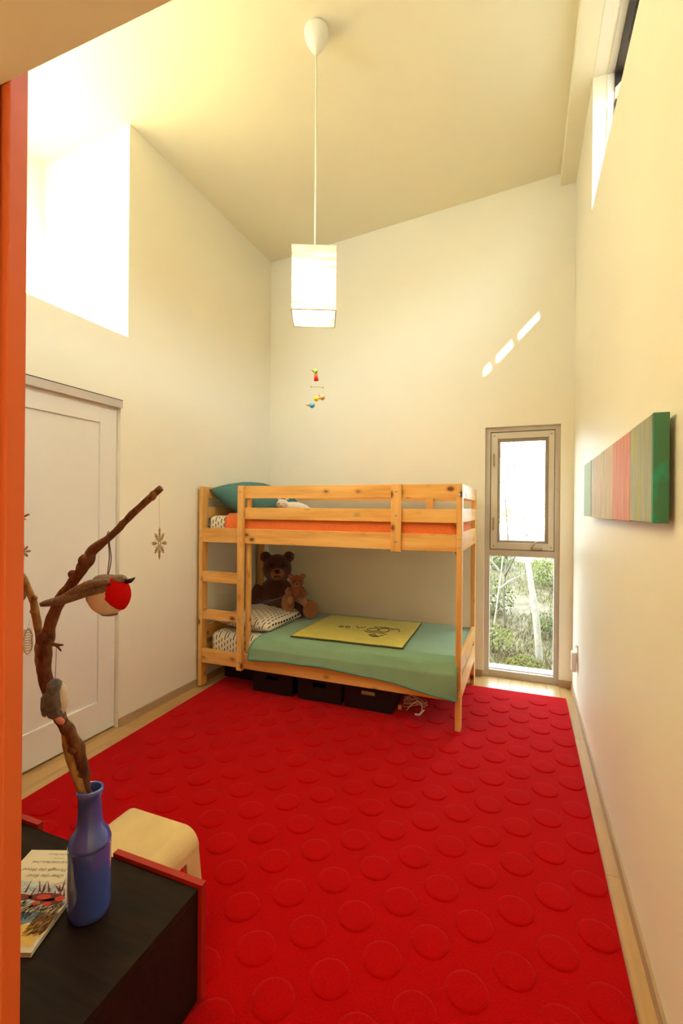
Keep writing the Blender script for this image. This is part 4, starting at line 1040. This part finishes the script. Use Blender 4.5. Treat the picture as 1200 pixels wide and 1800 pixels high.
# ------------------------------------------------------------------ outside: bank, trees, grass and a house
def gz(x, y):
    t = max(0, min(1, (y - 4.6) / 4.6)); base = -.16 + .62 * t * t * (3 - 2 * t)
    if y > 9.2: base -= min(.5, (y - 9.2) * .09)
    return base + .06 * noise.noise(Vector((x * .8, y * .8, 1)))
V, F = [], []
gy = [4.293 + i * .18 for i in range(32)] + [10.2 + i * 2 for i in range(26)]
gx = [-14 + i * 2 for i in range(6)] + [-2.6 + i * .2 for i in range(27)] + [4 + i * 2 for i in range(6)]
for y in gy:
    for x in gx: V.append((x, y, gz(x, y)))
nX = len(gx)
for j in range(len(gy) - 1):
    for i in range(nX - 1): F.append((j * nX + i, j * nX + i + 1, (j + 1) * nX + i + 1, (j + 1) * nX + i))
mk('ground', V, F, 'soil', None, (0, 6, 0), True, 'structure')
# unseen slope added to block low sky light at the clerestory
V, F = [], []
hx = [1.6, 3, 5, 7, 9, 12, 16, 22]; hz = [-.1, .2, 1.4, 3.0, 4.8, 7.2, 9.0, 9.5]
hy = [-20 + i * 1.5 for i in range(29)]
for j, y in enumerate(hy):
    for x, z_ in zip(hx, hz): V.append((x, y, z_ + .5 * noise.noise(Vector((x * .5, y * .5, 3))) * min(1, x / 5)))
for j in range(len(hy) - 1):
    for i in range(7): F.append((j * 8 + i, j * 8 + i + 1, (j + 1) * 8 + i + 1, (j + 1) * 8 + i))
mk('sky_block_slope', V, F, 'soil', None, None, True, 'structure')
rr = random.Random(11)
V, F = [], []
for k in range(24000):
    y = 4.45 + 5.2 * rr.random() ** 1.3; x = rr.uniform(-.16 * y - .4, .16 * y + .5)
    dens = noise.noise(Vector((x * 1.1, y * 1.1, 7)))
    if dens < -.18 + rr.uniform(-.15, .15): continue
    h_ = rr.uniform(.025, .075); a = rr.uniform(0, 2 * PI); w_ = rr.uniform(.003, .007); z_ = gz(x, y); b_ = len(V)
    lx, ly = rr.uniform(-.05, .05), rr.uniform(-.05, .05)
    V += [(x - math.cos(a) * w_, y - math.sin(a) * w_, z_ - .01), (x + math.cos(a) * w_, y + math.sin(a) * w_, z_ - .01), (x + lx, y + ly, z_ + h_)]; F.append((b_, b_ + 1, b_ + 2))
g_ = mk('grass', V, F, 'grass_blade', None, (0, 6, 0)); tag(g_, 'rough green grass on the bank outside the tall window', 'grass', kind='stuff')
def leafcloud(n, c, r, size, seed, V, F):
    q = random.Random(seed)
    for k in range(n):
        while True:
            p = Vector((q.uniform(-1, 1), q.uniform(-1, 1), q.uniform(-1, 1)))
            if p.length < 1: break
        p = Vector(c) + Vector((p.x * r[0], p.y * r[1], p.z * r[2]))
        d1 = Vector((q.gauss(0, 1), q.gauss(0, 1), q.gauss(0, 1))).normalized(); d2 = d1.orthogonal().normalized(); s_ = size * q.uniform(.6, 1.3); b_ = len(V)
        V += [tuple(p - d1 * s_), tuple(p + d2 * s_ * .45), tuple(p + d1 * s_), tuple(p - d2 * s_ * .45)]; F.append((b_, b_ + 1, b_ + 2, b_ + 3))
def shrub(x, y, r, h_, n, size, mat, label, seed):
    z_ = gz(x, y); t = thing('shrub', (x, y, z_), label, 'shrub'); V, F = [], []
    leafcloud(n, (x, y, z_ + h_ * .55), (r, r, h_ * .55), size, seed, V, F); mk('foliage', V, F, mat, t)
    V, F = [], []; q = random.Random(seed + 50)
    for k in range(6): tubegeo([(x, y, z_ - .02), (x + q.uniform(-.4, .4) * r, y + q.uniform(-.4, .4) * r, z_ + h_ * .5), (x + q.uniform(-.9, .9) * r, y + q.uniform(-.9, .9) * r, z_ + h_ * q.uniform(.8, 1.15))], [.007, .005, .002], 6, 3, 0, V, F)
    mk('stems', V, F, 'bark_grey', t, None, True)
shrub(-.28, 5.25, .22, .26, 900, .016, 'leaf_bright', 'low bright green shrub at the lower left of the tall window', 21)
shrub(.02, 4.85, .17, .14, 700, .013, 'leaf_bright', 'small leafy clump close to the bottom of the tall window', 22)
shrub(-.38, 6.3, .30, .45, 900, .020, 'leaf_green', 'darker green shrub on the bank, left side of the lower pane', 23)
shrub(.30, 5.9, .20, .26, 600, .016, 'leaf_green', 'dark shrub on the bank right of the leaning trunk', 24)
shrub(.38, 7.6, .36, .42, 900, .022, 'leaf_bright', 'pale green shrub at the top of the bank on the right', 25)
shrub(-.45, 8.2, .36, .40, 900, .022, 'leaf_green', 'green shrub at the top of the bank on the left', 26)
def tree(name, pts, rad_, mat, label, branches=(), leaves=None):
    t = thing(name, (pts[0][0], pts[0][1], pts[0][2]), label, 'tree'); tube('trunk', pts, rad_, mat, t, 10, 5, .15)
    for b_ in branches: tube('limb', b_, [.4 * rad_[-1] + .012, .010, .005], mat, t, 6, 4)
    if leaves:
        V, F = [], []
        for i, (c_, r_, n_, s_) in enumerate(leaves[1]): leafcloud(n_, c_, r_, s_, 70 + i + int(abs(c_[0]) * 10), V, F)
        mk('foliage', V, F, leaves[0], t)
tree('leaning_tree', [(.165, 5.15, gz(.165, 5.15) - .03), (.125, 5.2, .30), (.065, 5.3, .72), (.02, 5.4, 1.02), (-.06, 5.5, 1.5), (-.12, 5.6, 2.3), (-.15, 5.7, 3.8)], [.036, .034, .030, .027, .023, .018, .012], 'bark_pale', 'pale leaning tree trunk close outside the tall window',
     [[(-.03, 5.45, 1.25), (.12, 5.6, 1.75), (.22, 5.8, 2.4)], [(-.10, 5.55, 1.9), (-.22, 5.7, 2.4), (-.30, 5.8, 3.0)]])
tree('sapling', [(-.20, 6.0, gz(-.2, 6) - .02), (-.22, 6.0, .4), (-.18, 6.1, 1.0), (-.24, 6.1, 1.8)], [.013, .011, .009, .005], 'bark_grey', 'thin upright sapling left of the leaning trunk', [[(-.21, 6.03, .6), (-.05, 6.0, .95), (.08, 6.0, 1.2)], [(-.19, 6.08, .8), (-.34, 6.0, 1.2), (-.40, 6.0, 1.5)]])
tree('sapling', [(-.33, 5.6, gz(-.33, 5.6) - .02), (-.27, 5.6, .4), (-.22, 5.7, .95), (-.25, 5.7, 1.5)], [.010, .009, .007, .004], 'bark_pale', 'thin pale sapling at the left edge of the lower pane', [[(-.26, 5.62, .5), (-.12, 5.6, .62), (.02, 5.6, .70)], [(-.25, 5.65, .7), (-.36, 5.6, .85), (-.45, 5.6, 1.0)]])
tree('garden_tree', [(1.0, 17, 0), (1.02, 17, 1.2), (.95, 17.1, 3.2)], [.10, .08, .05], 'bark_grey', 'reddish leaved tree beyond the bank at the right of the upper pane', [[(1.0, 17, 1.3), (.6, 17, 2.0), (.3, 17, 2.6)], [(1.0, 17, 1.5), (1.5, 17, 2.1), (1.9, 17, 2.6)]], ('leaf_rust', [((.9, 17, 1.9), (.7, .7, .7), 500, .06), ((1.3, 17, 3.0), (.8, .7, .8), 420, .06)]))
tree('garden_tree', [(-1.5, 21, 0), (-1.5, 21, 2.0), (-1.4, 21.1, 5.0)], [.13, .10, .05], 'bark_grey', 'sparse distant tree at the left of the upper pane', [[(-1.5, 21, 2.2), (-.9, 21, 3.4), (-.5, 21, 4.4)], [(-1.5, 21, 2.0), (-2.1, 21, 3.0), (-2.5, 21, 4.1)]], ('leaf_bright', [((-1.3, 21, 4.2), (1.0, .8, 1.2), 330, .06), ((-.7, 21, 1.2), (.6, .5, .4), 260, .06)]))
hs = thing('house', (-.2, 33, -.4), 'white house far beyond the bank, washed out by sunlight', 'house')
box('wall', -4.5, 4.0, 31, 36, -.6, 3.2, 'house_white', hs, .02)
mk('roof', [(-5, 30.5, 3.2), (4.5, 30.5, 3.2), (4.5, 36.5, 3.2), (-5, 36.5, 3.2), (-5, 33.5, 5.4), (4.5, 33.5, 5.4)], [(0, 1, 5, 4), (2, 3, 4, 5), (0, 4, 3), (1, 2, 5), (0, 3, 2, 1)], 'roof_grey', hs)
for x in (-3.4, -1.2, .9, 2.6):
    f_ = box('window', x - .5, x + .5, 30.95, 31.02, .9, 2.2, 'white_plastic', hs, .01); box('pane', x - .42, x + .42, 30.93, 30.97, .98, 2.12, 'house_glass', f_, 0)
